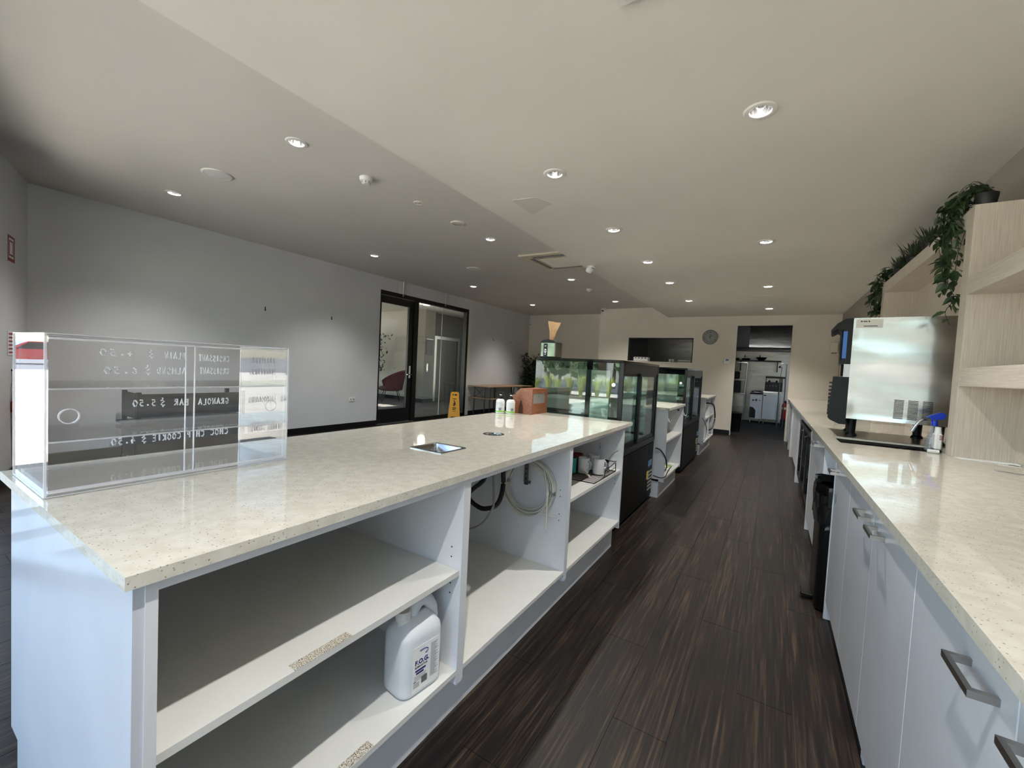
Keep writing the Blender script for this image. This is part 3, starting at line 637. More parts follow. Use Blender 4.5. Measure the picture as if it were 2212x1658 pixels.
MB().tube([(-1.43, 1.75, .2055), (-1.43, 1.75, .28)], .011, 10).build('copper_pipe', 'maroon', t)
MB().lathe([(.04, .2055), (.04, .209), (.014, .212)], (-1.43, 1.75, 0), 20).build('flange', 'grey_plastic', t)
t = thing('cable_coil', 'coil of white cable hung on a bracket in the middle bay', 'cable', (-1.1, 1.99, .46))
m = MB(); rnd = random.Random(3)
for k in range(10):
    rad = .128+.034*rnd.random(); ox, oz = rnd.uniform(-.012, .012), rnd.uniform(-.014, .008); oy = 1.975+k*.0048; ph = rnd.random()*6
    pts = [(-1.1+ox+rad*math.cos(a)*(1+.02*math.sin(2*a+ph)), oy+.006*math.sin(a+ph), .627+oz+(rad-.004)*math.sin(a)) for a in [i*2*math.pi/40 for i in range(40)]]
    m.tube(pts, .0043, 7, closed=True)
m.tube(spline([(-.99, 1.968, .74), (-.972, 1.966, .65), (-.965, 1.966, .55), (-.966, 1.966, .43)]), .0043, 7); m.tube(spline([(-1.02, 1.985, .5), (-.97, 2.0, .492), (-.925, 2.02, .49)]), .0035, 6)
m.build('cable', 'cable_white', t)
t = thing('cable_bracket', 'perforated steel strap bracket that holds the cable coil', 'bracket', (-1.095, 1.96, .886))
MB().box(-1.108, -1.082, 1.959, 1.962, .66, .886).prism([(1.962, .66), (1.962, .645), (1.985, .640), (1.995, .66), (1.990, .662), (1.982, .648), (1.962, .655)], -1.108, -1.082, 'x').build('strap', 'handle_steel', t)
m = MB()
for i in range(7): m.tube([(-1.095, 1.9588, .84-i*.027), (-1.095, 1.9583, .84-i*.027)], .004, 8)
m.build('holes', 'black_print', t)

# ---- far bay: wire basket, mugs
t = thing('wire_basket', 'black wire tray on the shelf of the far island bay', 'basket', (-1.02, 2.665, .58))
m = MB(); x0, x1, y0, y1 = -1.17, -.89, 2.46, 2.87
for zz_ in (.584, ): m.tube([(x0, y0, zz_), (x1, y0, zz_), (x1, y1, zz_), (x0, y1, zz_)], .0032, 6, closed=True)
for i in range(1, 16): m.tube([(x0, y0+(y1-y0)*i/16, .587), (x1, y0+(y1-y0)*i/16, .587)], .0018, 5)
m.tube([(x0+.09, y0, .584), (x0+.09, y1, .584)], .0025, 5); m.tube([(x0+.19, y0, .584), (x0+.19, y1, .584)], .0025, 5)
m.build('wire_floor', 'black_metal', t)
m = MB(); m.tube([(x1, y0+.17, .586), (x1, y0+.19, .625), (x1, y1-.03, .648), (x1, y1-.01, .64), (x1, y1, .586)], .0028, 6); m.tube([(x1, y0+.2, .605), (x1, y1-.01, .612)], .0022, 5); m.tube([(x1, y1, .585), (x1, y1, .65), (x0, y1, .65), (x0, y1, .585)], .0028, 6)
m.tube([(x0, y0, .585), (x0, y0, .65), (x0, y1, .65)], .0028, 6); m.build('wire_side', 'black_metal', t)
def mug(x, y, lab, mt='mug_white', r=.039, h=.1, rz=0, sticker=False, taper=1.0):
    t = thing('mug', lab, 'mug', (x, y, .5895), rz=rz, group='mugs and jugs in the wire tray')
    MB().lathe([(0, 0), (r*.92*taper, 0), (r*.96*taper, .004), (r, h-.004), (r, h), (r-.004, h), (r*.92*taper-.004, .006), (0, .006)], seg=24).build('body', mt, t, local=True)
    MB().tube([(r-.003, 0, h*.8), (r+.016, 0, h*.8), (r+.026, 0, h*.62), (r+.022, 0, h*.38), (r-.002, 0, h*.2)], .0055, 8).build('handle', mt, t, local=True)
    if sticker: m = MB().lathe([(r+.0006, h*.45), (r+.0006, h*.68)], seg=6, ang=R(38)); m.tf(Matrix.Rotation(R(-30), 4, 'Z')); m.solid(.0004); m.build('sticker', 'navy_print', t, local=True)
    return t
mug(-.955, 2.70, 'white measuring jug with a small blue sticker, front of the wire tray', rz=R(60), sticker=True); mug(-1.045, 2.66, 'plain white mug beside the blue-stickered jug', rz=R(-20)); mug(-1.03, 2.80, 'white mug at the back of the wire tray', rz=R(120))
mug(-1.115, 2.60, 'teal plastic cup at the left of the wire tray', 'teal_plastic', rz=R(100)); mug(-1.118, 2.72, 'maroon cup behind the plain white mug', 'maroon', h=.108, rz=R(90))
t = thing('spatula', 'translucent spatula standing in the jugs', 'utensil', (-1.0, 2.765, .597)); MB().tube([(-1.0, 2.765, .60), (-.985, 2.79, .76)], .006, 8).box(-.992, -.98, 2.783, 2.80, .74, .78, bev=.004).build('handle', 'clear_plastic', t)
t = thing('whisk', 'thin steel whisk leaning out of the wire tray', 'whisk', (-.93, 2.80, .5895)); MB().tube(spline([(-.95, 2.79, .60), (-.935, 2.82, .645), (-.915, 2.86, .70), (-.89, 2.90, .725)]), .003, 6).build('wire', 'handle_steel', t)
t = thing('small_pitcher', 'small steel pitcher with a dark rim at the right of the wire tray', 'pitcher', (-.945, 2.80, .5895)); MB().lathe([(0, 0), (.03, 0), (.032, .01), (.026, .05), (.028, .07), (.024, .07), (.024, .01), (0, .008)], (-.945, 2.80, .5895), 20).build('body', 'pan_steel', t); MB().lathe([(.029, .068), (.029, .074), (.024, .074)], (-.945, 2.80, .5895), 20).build('rim', 'black_plastic', t)
t = thing('spoon', 'pale flat spoon lying across the wire tray', 'spoon', (-1.0, 2.58, .59)); MB().prism([(-.006, -.05), (.006, -.05), (.009, .05), (.0, .065), (-.009, .05)], 0, .005, 'z').tf(Matrix.Translation((-1.0, 2.58, .606)) @ Matrix.Rotation(R(60), 4, 'Z') @ Matrix.Rotation(R(16), 4, 'X')).build('blade', 'beige_plastic', t)

# ---- on the island: soap bottles, wooden box
def soap(x, y, lab, rz):
    t = thing('soap_bottle', lab, 'bottle', (x, y, .9105), rz=rz, group='pump soap bottles')
    MB().lathe([(0, 0), (.031, 0), (.035, .005), (.035, .09), (.03, .104), (.014, .112), (.013, .118)], seg=24).build('bottle', 'white_plastic', t, local=True)
    MB().lathe([(.0354, .01), (.0354, .02)], seg=24).solid(.0003).build('green_band', 'green_print', t, local=True)
    m = MB()
    for i in range(6): m.lathe([(.0353, .032+i*.01), (.0353, .034+i*.01)], seg=8, ang=R(120-15*(i % 3)))
    m.tf(Matrix.Rotation(R(-120), 4, 'Z')); m.solid(.0003); m.build('fine_print', 'grey_print', t, local=True)
    m = MB()
    for i in range(7):
        a = R(-42+i*5); m.box(.0352, .0356, -.0007, .0007, .022, .045); bmesh.ops.rotate(m.bm, verts=m.bm.verts[:][-8:], cent=(0, 0, 0), matrix=Matrix.Rotation(a-R(30), 3, 'Z'))
    m.build('bar_code', 'black_print', t, local=True)
    MB().lathe([(.015, .112), (.0155, .128), (.011, .134), (.005, .136), (.005, .15), (.011, .152), (.011, .16), (0, .161)], seg=18).box(-.006, .034, -.005, .005, .153, .162, bev=.002).build('pump', 'black_plastic', t, local=True)
    MB().lathe([(.009, .139), (.0095, .147)], seg=16).solid(.0004).build('lock_tag', 'paper', t, local=True)
soap(-1.80, 2.745, 'white pump soap bottle with a bar code, left of the pair', R(0)); soap(-1.722, 2.775, 'white pump soap bottle touching the wooden box, right of the pair', R(20))
t = thing('wooden_box', 'orange-brown wooden countertop box with sloping lid and a glass window', 'box', (-1.67, 2.99, .9105))
bx0, bx1, by0, by1 = -1.768, -1.575, 2.85, 3.11
prof = [(bx0, .9105), (bx1, .9105), (bx1, 1.112), (-1.683, 1.112), (bx0, 1.034)]
MB().prism(prof, by0, by0+.012, 'y').build('side_panel', 'box_wood', t); MB().prism(prof, by1-.012, by1, 'y').build('side_panel', 'box_wood', t)
wall_x(bx1-.012, bx1, by0+.012, by1-.012, .9105, 1.112, [(by0+.018, by1-.035, .993, 1.074)]).build('front_panel', 'box_wood', t)
MB().box(bx0, bx0+.01, by0+.012, by1-.012, .9105, 1.034).box(bx0+.01, bx1-.012, by0+.012, by1-.012, .9105, .92).build('carcass', 'box_wood', t)
MB().prism([(bx1-.012, 1.112), (-1.683, 1.112), (bx0+.002, 1.036), (bx0+.008, 1.03), (-1.68, 1.1), (bx1-.012, 1.1)], by0+.012, by1-.012, 'y').build('lid', 'box_wood', t)
B(bx1-.011, bx1-.007, by0+.018, by1-.035, .993, 1.074).build('window', 'grey_plastic', t); MB().lathe([(0, .006), (.005, .004), (.006, 0)], (bx1-.007, 2.97, 1.05), 12, M=Matrix.Rotation(R(90), 4, 'Y')).build('knob', 'chrome', t)
bp_ = [(-.019, 0), (.019, 0), (.021, .008), (.018, .03), (.02, .045), (.016, .06), (.0075, .083), (.007, .1), (-.007, .1), (-.0075, .083), (-.016, .06), (-.02, .045), (-.018, .03), (-.021, .008)]
MB().prism([(-1.674+a, .913+b_) for a, b_ in bp_], by0-.0015, by0, 'y').build('bottle_print', 'bottle_print', t)

# ================================================================== REFRIGERATED DISPLAY CASES
def case(lab, x0, x1, y0, y1, zt, cloth=False):
    t = thing('display_fridge', lab, 'display fridge', ((x0+x1)/2, (y0+y1)/2, 0), group='glass display fridges in the counter row')
    zb = .63
    B(x0+.02, x1-.01, y0+.01, y1-.01, .03, zb-.005).build('base_cabinet', 'case_panel', t)
    MB().box(x0+.06, x1-.08, y0+.06, y1-.06, 0, .03).build('feet', 'black_plastic', t)
    B(x0, x1, y0, y1, zt-.022, zt, bev=.003).build('top', 'black_gloss', t)
    m = MB()
    for xa, ya in ((x0, y0), (x0, y1-.03), (x1-.045, y0), (x1-.045, y1-.045)): m.box(xa, xa+.045, ya+.008, ya+.037, zb-.01, zt-.022)
    m.build('post', 'case_rail', t)
    # near and far side: glass sheets with a black printed border behind the glass
    for yy, d in ((y0, 1), (y1, -1)):
        ya, yb = (yy, yy+.005) if d > 0 else (yy-.005, yy)
        pn = B(x0+.002, x1-.03, ya, yb, zb, zt-.024).build('side_glass', 'case_glass', t)
        bm_ = MB(); yq = ya+.006*d; q0, q1 = min(yq, yq+.002*d), max(yq, yq+.002*d)
        bm_.box(x0+.002, x1-.03, q0, q1, zt-.085, zt-.024).box(x0+.002, x0+.045, q0, q1, zb, zt-.085).box(x1-.105, x1-.03, q0, q1, zb, zt-.085).box(x0+.045, x1-.105, q0, q1, zb, zb+.03)
        bm_.build('border', 'black_gloss', pn)
        if d > 0: MB().lathe([(0, 0), (.016, 0), (.016, .001), (0, .001)], (x1-.07, ya-.0012, zt-.195), 20, M=Matrix.Rotation(R(90), 4, 'X')).build('round_sticker', 'paper', t)
    B(x0, x0+.006, y0+.006, y1-.006, zb, zt-.024).build('front_glass', 'case_glass', t)
    # aisle side: top rail, sill and two sliding doors
    MB().box(x1-.04, x1, y0+.05, y1-.05, zt-.1, zt-.022).build('top_rail', 'case_rail', t)
    MB().box(x1-.05, x1, y0+.02, y1-.02, zb-.03, zb+.02).build('sill', 'black_metal', t)
    ym = (y0+y1)/2
    for a, b_, xx in ((y0+.05, ym+.03, x1-.032), (ym-.03, y1-.05, x1-.01)):
        d = MB().box(xx-.018, xx, a, a+.04, zb+.02, zt-.1).box(xx-.018, xx, b_-.04, b_, zb+.02, zt-.1).box(xx-.018, xx, a+.04, b_-.04, zt-.125, zt-.1).box(xx-.018, xx, a+.04, b_-.04, zb+.02, zb+.05).build('sliding_door', 'black_metal', t)
        B(xx-.011, xx-.006, a+.04, b_-.04, zb+.05, zt-.125).build('pane', 'case_glass', d)
        MB().box(xx-.0, xx+.004, (a+.005 if a < ym-.1 else b_-.032), (a+.03 if a < ym-.1 else b_-.01), .9, 1.02).build('pull', 'case_rail', d)
    for zz_ in (.86, 1.06):
        s_ = B(x0+.05, x1-.08, y0+.05, y1-.05, zz_, zz_+.006).build('glass_shelf', 'case_glass', t); MB().box(x0+.05, x0+.06, y0+.05, y1-.05, zz_-.012, zz_).box(x1-.09, x1-.08, y0+.05, y1-.05, zz_-.012, zz_).build('shelf_rail', 'handle_steel', s_)
    B(x0+.03, x1-.06, y0+.04, y1-.04, zb-.005, zb+.015).build('deck', 'grey_plastic', t)
    # lower aisle panel: door, vents, stickers
    B(x1-.01, x1-.002, y0+.03, y1-.22, .06, zb-.04).build('lower_panel', 'case_panel', t)
    g = B(x1-.01, x1-.003, y1-.21, y1-.02, .06, zb-.04).build('vent_panel', 'case_panel', t)
    m = MB()
    for i in range(6): m.box(x1-.003, x1, y1-.19, y1-.04, .12+i*.035, .135+i*.035)
    m.build('vent_slats', 'grey_plastic', g)
    B(x1-.003, x1-.001, y1-.2, y1-.06, .36, .42).build('blue_sticker', 'blue_sticker', g); B(x1-.003, x1-.001, y1-.24, y1-.17, .24, .32).build('yellow_tag', 'yellow_sticker', g)
    return t
case('black glass display fridge at the end of the island, napkin holder on top', -1.75, -.98, 3.2, 4.4, 1.37)
case('black glass display fridge further back between two white cabinets', -1.75, -.93, 5.75, 7.15, 1.37)
# napkin dispenser
t = thing('napkin_dispenser', 'chrome napkin dispenser with a brown napkin sticking out, on the display fridge', 'dispenser', (-1.672, 3.33, 1.3705))
B(-1.745, -1.6, 3.252, 3.40, 1.3705, 1.376).build('base', 'black_plastic', t); B(-1.743, -1.602, 3.256, 3.398, 1.376, 1.505, bev=.006).build('body', 'chrome', t)
MB().prism([(-1.746, 1.503), (-1.6, 1.503), (-1.62, 1.521), (-1.673, 1.53), (-1.726, 1.521)], 3.25, 3.402, 'y').build('lid', 'black_plastic', t)
pnl = MB().prism([(-1.712, 1.376), (-1.674, 1.376), (-1.674, 1.486), (-1.68, 1.493), (-1.706, 1.493), (-1.712, 1.486)], 3.2535, 3.256, 'y').build('front_print', 'black_print', t)
m = MB().box(-1.7, -1.686, 3.2528, 3.2535, 1.47, 1.475).prism([(-1.7, 1.435), (-1.686, 1.435), (-1.684, 1.442), (-1.693, 1.448), (-1.702, 1.442)], 3.2528, 3.2535, 'y').box(-1.707, -1.679, 3.2528, 3.2535, 1.425, 1.429).box(-1.699, -1.687, 3.2528, 3.2535, 1.412, 1.422).box(-1.696, -1.69, 3.2528, 3.2535, 1.395, 1.406); m.build('white_print', 'paper', pnl)
m = MB()
for i in range(8):
    for j in range(5):
        pass
rows_ = []
for j in range(8):
    v = j/7; w = .03+.098*v**.9+.004*math.sin(v*9); zc = 1.528+.165*v
    rows_.append([m.bm.verts.new((-1.675+.012*v+(i/8-.5)*w, 3.325+.012*math.sin(i*1.9+j*.4)*(1-.55*v)+.02*v, zc-.012*v*(i/8)+(.006 if j == 7 and i < 4 else 0))) for i in range(9)])
for A, Bq in zip(rows_, rows_[1:]):
    for i in range(8): m.bm.faces.new([A[i], A[i+1], Bq[i+1], Bq[i]])
m.solid(.0012); m.build('napkin', 'kraft', t, ang=60)

# ---- cabinets between and after the fridges
def mid_cab(lab, y0, y1, ztop=.935):
    t = thing('low_cabinet', lab, 'cabinet', (-1.36, (y0+y1)/2, 0), group='white cabinets between the fridges'); xf, xb = -.88, -1.80
    B(xb-.02, xf+.015, y0-.01, y1+.005, ztop-.024, ztop).build('top', 'stone', t)
    B(xb, xf, y0, y0+.018, .17, ztop-.024).build('side_panel', 'melamine', t); B(xb, xf, y1-.018, y1, .17, ztop-.024).build('side_panel', 'melamine', t)
    B(xb, xf, y0+.018, y1-.018, .19, .208).build('bottom_panel', 'shelf_white', t); B(xb, xb+.016, y0+.018, y1-.018, .208, ztop-.024).build('back_panel', 'melamine', t)
    B(xb+.016, xf-.004, y0+.018, y1-.018, .575, .593).build('shelf', 'shelf_white', t); MB().box(xb+.05, xf-.05, y0, y1, 0, .19).build('plinth', 'melamine', t)
    return t
c = mid_cab('open white cabinet with hooks and clutter between the two display fridges', 4.46, 5.37)
for yy, which in ((4.47, 0), (5.36, 1)): MB().tube([(-.878, yy+.006*(1-2*which), .83), (-.868, yy+.006, .80), (-.85, yy+.006, .795), (-.842, yy+.006, .815)], .006, 8).build('hook', 'white_plastic', c)
B(-.896, -.8785, 5.05, 5.08, .872, .886).build('catch', 'black_plastic', c)
c = mid_cab('open white cabinet beyond the second display fridge, black cable hanging down', 7.35, 8.65)
B(-1.78, -.886, 7.98, 7.998, .208, .911).build('divider', 'melamine', c)
t = thing('power_cable', 'black power cable draped over the far white cabinet', 'cable', (-.86, 8.1, .2)); MB().tube(spline([(-1.2, 7.6, .84), (-.95, 7.7, .83), (-.87, 8.15, .80), (-.855, 8.4, .68), (-.85, 8.5, .5), (-.86, 8.3, .36), (-.92, 8.1, .33), (-1.1, 8.06, .30), (-1.2, 8.1, .213)]), .012, 8).build('cable', 'dark_rubber', t); B(-1.3, -.94, 7.42, 7.66, .594, .66, bev=.01).build('plug_board', 'black_plastic', t)
t = thing('power_cable', 'grey power cable looping beside the second display fridge', 'cable', (-.89, 7.4, .0)); MB().tube(spline([(-.9, 7.2, .62), (-.868, 7.36, .52), (-.855, 7.44, .40), (-.862, 7.36, .27), (-.885, 7.22, .24)]), .007, 8).build('cable', 'grey_plastic', t)
t = thing('power_cable', 'dark power cable looping out of the first white cabinet shelf', 'cable', (-.92, 4.6, .2)); MB().tube(spline([(-.97, 4.42, .52), (-.92, 4.435, .5), (-.87, 4.45, .42), (-.865, 4.5, .33), (-.9, 4.62, .27), (-.94, 4.85, .222)]), .006, 8).tube(spline([(-.97, 4.39, .24), (-.9, 4.43, .22), (-.87, 4.5, .23), (-.9, 4.75, .225), (-.93, 5.1, .216)]), .005, 8).build('cable', 'dark_rubber', t)
rnd = random.Random(5)
for i in range(7):
    x, y = -.93-.05*rnd.random(), 4.62+i*.1
    o = B(x-.03, x+.03, y-.04, y+.04, .2085, .2085+.006+.012*rnd.random(), bev=.002).build('packet', ('green_print', 'paper', 'grey_plastic', 'paper', 'beige_plastic')[i % 5])
    tag(o, 'small flat %s packet on the bottom shelf between the fridges, %s from the near side' % (('green', 'white', 'grey', 'white', 'beige')[i % 5], ['first', 'second', 'third', 'fourth', 'fifth', 'sixth', 'seventh'][i]), 'packet', 'packets on the cabinet shelf')

# ================================================================== RIGHT-HAND BENCH
BX0 = .30
t = thing('worktop', 'long cream speckled stone worktop of the wall bench', 'worktop', (.7, 4.6, .88))
slab_z(BX0, XR, -1.1, 10.5, .88, .91, [(.385, .84, 3.30, 3.62)]).build('slab', 'stone', t)
# cable holes and tape marks in the bench top
t2 = MB().box(.905, .955, 2.81, 2.85, .9102, .911).build('tape_mark', 'grey_plastic', t); t2 = MB().box(.95, 1.01, 2.79, 2.83, .9102, .911).build('tape_mark', 'grey_plastic', t)
def handle(y0, par, xf=.32, z=.815):
    y1 = y0+.115; m = MB().box(xf-.036, xf-.028, y0, y1, z-.006, z+.006).box(xf-.028, xf, y0, y0+.01, z-.006, z+.006).box(xf-.028, xf, y1-.01, y1, z-.006, z+.006)
    return m.build('handle', 'handle_steel', par)
def base_cab(lab, y0, y1, doors, sides=(True, True)):
    t = thing('base_cabinet', lab, 'cabinet', (.7, (y0+y1)/2, 0), group='white base cabinets of the wall bench')
    B(.342, XR-.01, y0+.018, y1-.018, .1, .118).build('bottom_panel', 'melamine', t); B(XR-.026, XR-.01, y0+.018, y1-.018, .118, .879).build('back_panel', 'melamine', t)
    B(.37, .386, y0+.018, y1-.018, 0, .1).build('kick_board', 'melamine', t)
    for yy, on in ((y0, sides[0]), (y1-.018, sides[1])): B(.318 if on else .342, XR-.01, yy, yy+.018, 0, .879).build('side_panel', 'melamine', t)
    for a, b_, hy in doors:
        d = B(.32, .339, a+.0015, b_-.0015, .105, .872, bev=.0012).build('door', 'door_white', t)
        if hy is not None: handle(hy, d)
    B(.3395, .342, y0+.02, y1-.02, .12, .879).build('front_rail', 'melamine', t)
    return t
base_cab('white two-door base cabinet at the lower right corner of the picture', -.11, .86, [(-.11, .375, .20), (.375, .86, .70)], (False, False))
base_cab('white two-door base cabinet with the large steel handle in front, right foreground', .86, 1.83, [(.86, 1.345, .91), (1.345, 1.83, 1.66)], (False, False))
base_cab('white two-door base cabinet just before the pedal bin', 1.83, 2.83, [(1.83, 2.32, 1.87), (2.32, 2.812, 2.69)], (False, True))
base_cab('white two-door base cabinet between the pedal bin and the black fridge', 3.36, 4.43, [(3.378, 3.885, 3.75), (3.885, 4.412, 3.91)])
base_cab('white open base cabinet beyond the black under-bench fridge', 6.37, 8.45, [])
c = base_cab('white base cabinet at the far end of the wall bench', 9.3, 10.48, [(9.9, 10.46, 10.0)])
t = thing('red_folder', 'narrow red box file standing in the far bench gap', 'folder', (.42, 8.9, .45)); B(.36, .5, 8.9, 9.0, .45, .78).build('spine', 'red_paint', t); B(.358, .36, 8.92, 8.98, .68, .74).build('label_patch', 'paper', t)
t = thing('bench_shelf', 'white shelf board in the far gap under the bench', 'shelf', (.7, 8.9, .43)); B(.35, 1.08, 8.45, 9.3, .432, .45).build('board', 'melamine', t); MB().box(.352, .366, 8.47, 8.486, .0, .432).build('support', 'melamine', t); B(.42, .8, 8.55, 9.2, .0, .35, bev=.01).build('storage_drawer', 'black_plastic', t)
# black under-bench fridge
t = thing('bar_fridge', 'black three-door bar fridge under the wall bench', 'fridge', (.62, 5.4, 0))
B(.37, .95, 4.47, 6.33, .06, .85).build('body', 'black_plastic', t); B(.40, .95, 4.49, 6.31, 0, .06).build('base', 'black_metal', t)
for i in range(3):
    a = 4.48+i*.62; b_ = a+.605; xx = .335
    d = MB().box(xx, .37, a, a+.05, .12, .80).box(xx, .37, b_-.05, b_, .12, .80).box(xx, .37, a+.05, b_-.05, .75, .80).box(xx, .37, a+.05, b_-.05, .12, .17).build('door', 'black_metal', t)
    B(.348, .354, a+.05, b_-.05, .17, .75).build('pane', 'tint_glass', d); MB().tube([(xx, a+.03, .42), (xx-.018, a+.03, .43), (xx-.018, a+.03, .72), (xx, a+.03, .73)], .005, 8).build('handle', 'handle_steel', d)
B(.345, .37, 4.48, 6.32, .805, .85).build('control_strip', 'black_gloss', t); MB().lathe([(0, .004), (.008, .003), (.009, 0)], (.334, 4.5, .62), 12, M=Matrix.Rotation(R(-90), 4, 'Y')).build('lock', 'chrome', t)
t = thing('wall_switch', 'small orange-white plug hanging under the bench edge above the fridge', 'plug', (.33, 4.50, .82)); B(.318, .344, 4.48, 4.52, .8, .845, bev=.004).build('body', 'kraft', t); MB().tube([(.33, 4.5, .8), (.325, 4.49, .74), (.335, 4.48, .66)], .004, 6).build('cord', 'handle_steel', t)
# pedal bin
t = thing('pedal_bin', 'tall dark pedal bin with a black liner bag, in the bench gap', 'bin', (.46, 3.05, 0))
m = MB(); vs = rect_ring(m, [(.155, .165, .01, .03), (.16, .17, .02, .03), (.16, .17, .65, .03)]); m.bm.faces.new(vs[0][::-1]); m.tf(Matrix.Translation((.437, 3.05, 0))); m.build('body', 'bin_steel', t)
m = MB(); rnd = random.Random(9); rings = []
for j, zz_ in enumerate((.46, .50, .56, .62, .67, .70, .706, .67)):
    ring = []
    for k in range(28):
        a = k*2*math.pi/28; cx_, cy_ = .437, 3.05; e = (abs(math.cos(a))**5+abs(math.sin(a))**5)**(-1/5)
        off = .006+.02*rnd.random() if j < 7 else -.012
        ring.append(m.bm.verts.new((cx_+(.16+off)*math.cos(a)*e, cy_+(.17+off)*math.sin(a)*e, zz_+(.05*rnd.random() if j == 0 else .006*rnd.random()))))
    rings.append(ring)
for A, Bq in zip(rings, rings[1:]):
    for k in range(28): m.bm.faces.new([A[k], A[(k+1) % 28], Bq[(k+1) % 28], Bq[k]])
m.build('liner_bag', 'bag_black', t, ang=25)
B(.29, .59, 2.89, 3.21, .02, .03).build('inner_floor', 'black_plastic', t)
MB().box(.222, .285, 3.0, 3.11, .022, .034, bev=.004).build('pedal', 'bin_steel', t); MB().box(.218, .222, 3.0, 3.11, .018, .038, bev=.0015).build('pedal_edge', 'chrome', t)
# ---- sink with drainer, tap, bottles
t = thing('sink', 'dark steel sink with drainer let into the wall bench', 'sink', (.61, 3.46, .88))
m = MB(); vs = rect_ring(m, [(.2265, .159, .9, .012), (.2265, .159, .895, .012), (.222, .154, .884, .02), (.2, .135, .8805, .02)]); m.bm.faces.new(vs[-1]); m.tf(Matrix.Translation((.6125, 3.46, 0))); m.build('bowl', 'bin_steel', t)
B(.41, .98, 3.64, 4.22, .9102, .9125, bev=.0008).build('drainer', 'handle_steel', t)
t = thing('tap', 'chrome gooseneck tap over the bench sink', 'tap', (.86, 3.50, .9105))
MB().lathe([(.024, 0), (.024, .01), (.014, .02), (.012, .05)], (.86, 3.50, .9105), 18).build('base', 'chrome', t); MB().tube(spline([(.86, 3.50, .93), (.858, 3.49, 1.02), (.838, 3.475, 1.07), (.795, 3.455, 1.085), (.765, 3.45, 1.065), (.74, 3.45, 1.01)]), .009, 12).build('spout', 'chrome', t)
MB().tube([(.86, 3.5, .97), (.89, 3.53, .99)], .005, 8).build('lever', 'chrome', t)
t = thing('spray_bottle', 'clear spray bottle with a blue trigger head beside the sink', 'bottle', (.845, 3.42, .9105))
MB().lathe([(0, 0), (.036, 0), (.038, .01), (.036, .05), (.016, .13), (.012, .15)], (.83, 3.415, .9105), 20).build('bottle', 'clear_plastic', t)
MB().lathe([(.014, .145), (.014, .175)], (.83, 3.415, .9105), 16).prism([(.79, 1.105), (.805, 1.10), (.83, 1.09), (.868, 1.10), (.872, 1.128), (.85, 1.137), (.812, 1.118)], 3.403, 3.427, 'y').prism([(.812, 1.1), (.82, 1.098), (.822, 1.06), (.815, 1.055)], 3.409, 3.421, 'y').build('trigger_head', 'blue_plastic', t)
t = thing('detergent_bottle', 'white detergent bottle with pink print against the shelf upright', 'bottle', (.842, 3.345, .9105))
MB().box(.812, .846, 3.315, 3.375, .925, 1.02, bev=.008).lathe([(.018, 1.015), (.014, 1.04), (.014, 1.055), (0, 1.056)], (.83, 3.345, 0), 16).build('body', 'white_plastic', t); MB().box(.815, .845, 3.318, 3.372, .9105, .926, bev=.003).build('base', 'black_plastic', t); m = MB()
for i in range(3): m.box(.83, .844, 3.3145, 3.315, .985+i*.01, .99+i*.01)
m.build('pink_print', 'red_print', t)
t = thing('small_tube', 'small white tube lying at the sink edge', 'tube', (.80, 3.27, .9105)); MB().tube([(.775, 3.27, .921), (.81, 3.27, .921)], .0105, 14).build('body', 'white_plastic', t); MB().tube([(.81, 3.27, .921), (.822, 3.27, .921)], .009, 14).build('cap', 'paper', t)
t = thing('paper_sheet', 'crumpled white paper strip at the foot of the shelf upright', 'paper', (.95, 3.17, .9105)); MB().prism([(.86, 3.196), (.875, 3.14), (1.04, 3.12), (1.08, 3.15), (1.08, 3.196)], .9105, .9125, 'z').build('sheet', 'paper', t); MB().prism([(1.01, 3.135), (1.075, 3.1), (1.08, 3.16)], .9126, .917, 'z').build('fold', 'paper', t)
# ---- ice machine
t = thing('ice_machine', 'stainless steel ice machine with a black front, standing on the bench', 'ice machine', (.72, 3.93, .913), rz=R(-5.5))
mx0, mx1, my0, my1 = .475, .985, 3.72, 4.16
MB().box(mx0, mx1, my0+.016, my1, 1.035, 1.737, bev=.003).build('cabinet', 'steel', t)
m = MB(); NX, NZ = 24, 40; gv = []
for i in range(NX+1):
    u = i/NX; col_ = []
    for j in range(NZ+1):
        v = j/NZ; e = min(1, u*14, (1-u)*14, v*18, (1-v)*18)
        dent = .003*(1-(2*u-1)**2)*e+e*.0016*math.sin(v*17+u*2.2)+e*.0012*math.sin(v*7.5-u*3+1)
        col_.append(m.bm.verts.new((mx0+(mx1-mx0)*u, my0+max(0, dent), 1.035+.702*v)))
    gv.append(col_)
for i in range(NX):
    for j in range(NZ): m.bm.faces.new([gv[i][j], gv[i+1][j], gv[i+1][j+1], gv[i][j+1]])
for ring in ([g_[0] for g_ in gv], [g_[-1] for g_ in gv], gv[0], gv[-1]):
    bk = [m.bm.verts.new((w_.co.x, my0+.017, w_.co.z)) for w_ in ring]
    for i in range(len(ring)-1): m.bm.faces.new([ring[i], ring[i+1], bk[i+1], bk[i]])
bmesh.ops.recalc_face_normals(m.bm, faces=m.bm.faces[:]); m.build('side_sheet', 'steel', t, ang=60)
for xx, yy in ((.51, 3.775), (.51, 4.11), (.89, 4.11), (.95, 3.775)): MB().lathe([(.034, .913), (.034, .922), (.024, .935), (.027, 1.02), (.03, 1.036)], (xx, yy, 0), 18).build('foot', 'black_plastic', t)
up_ = MB().prism([(.475, 1.737), (.43, 1.733), (.385, 1.70), (.352, 1.652), (.362, 1.643), (.395, 1.665), (.408, 1.655), (.412, 1.415), (.475, 1.415)], my0+.002, my1-.002, 'y').build('hatch_door', 'black_plastic', t)
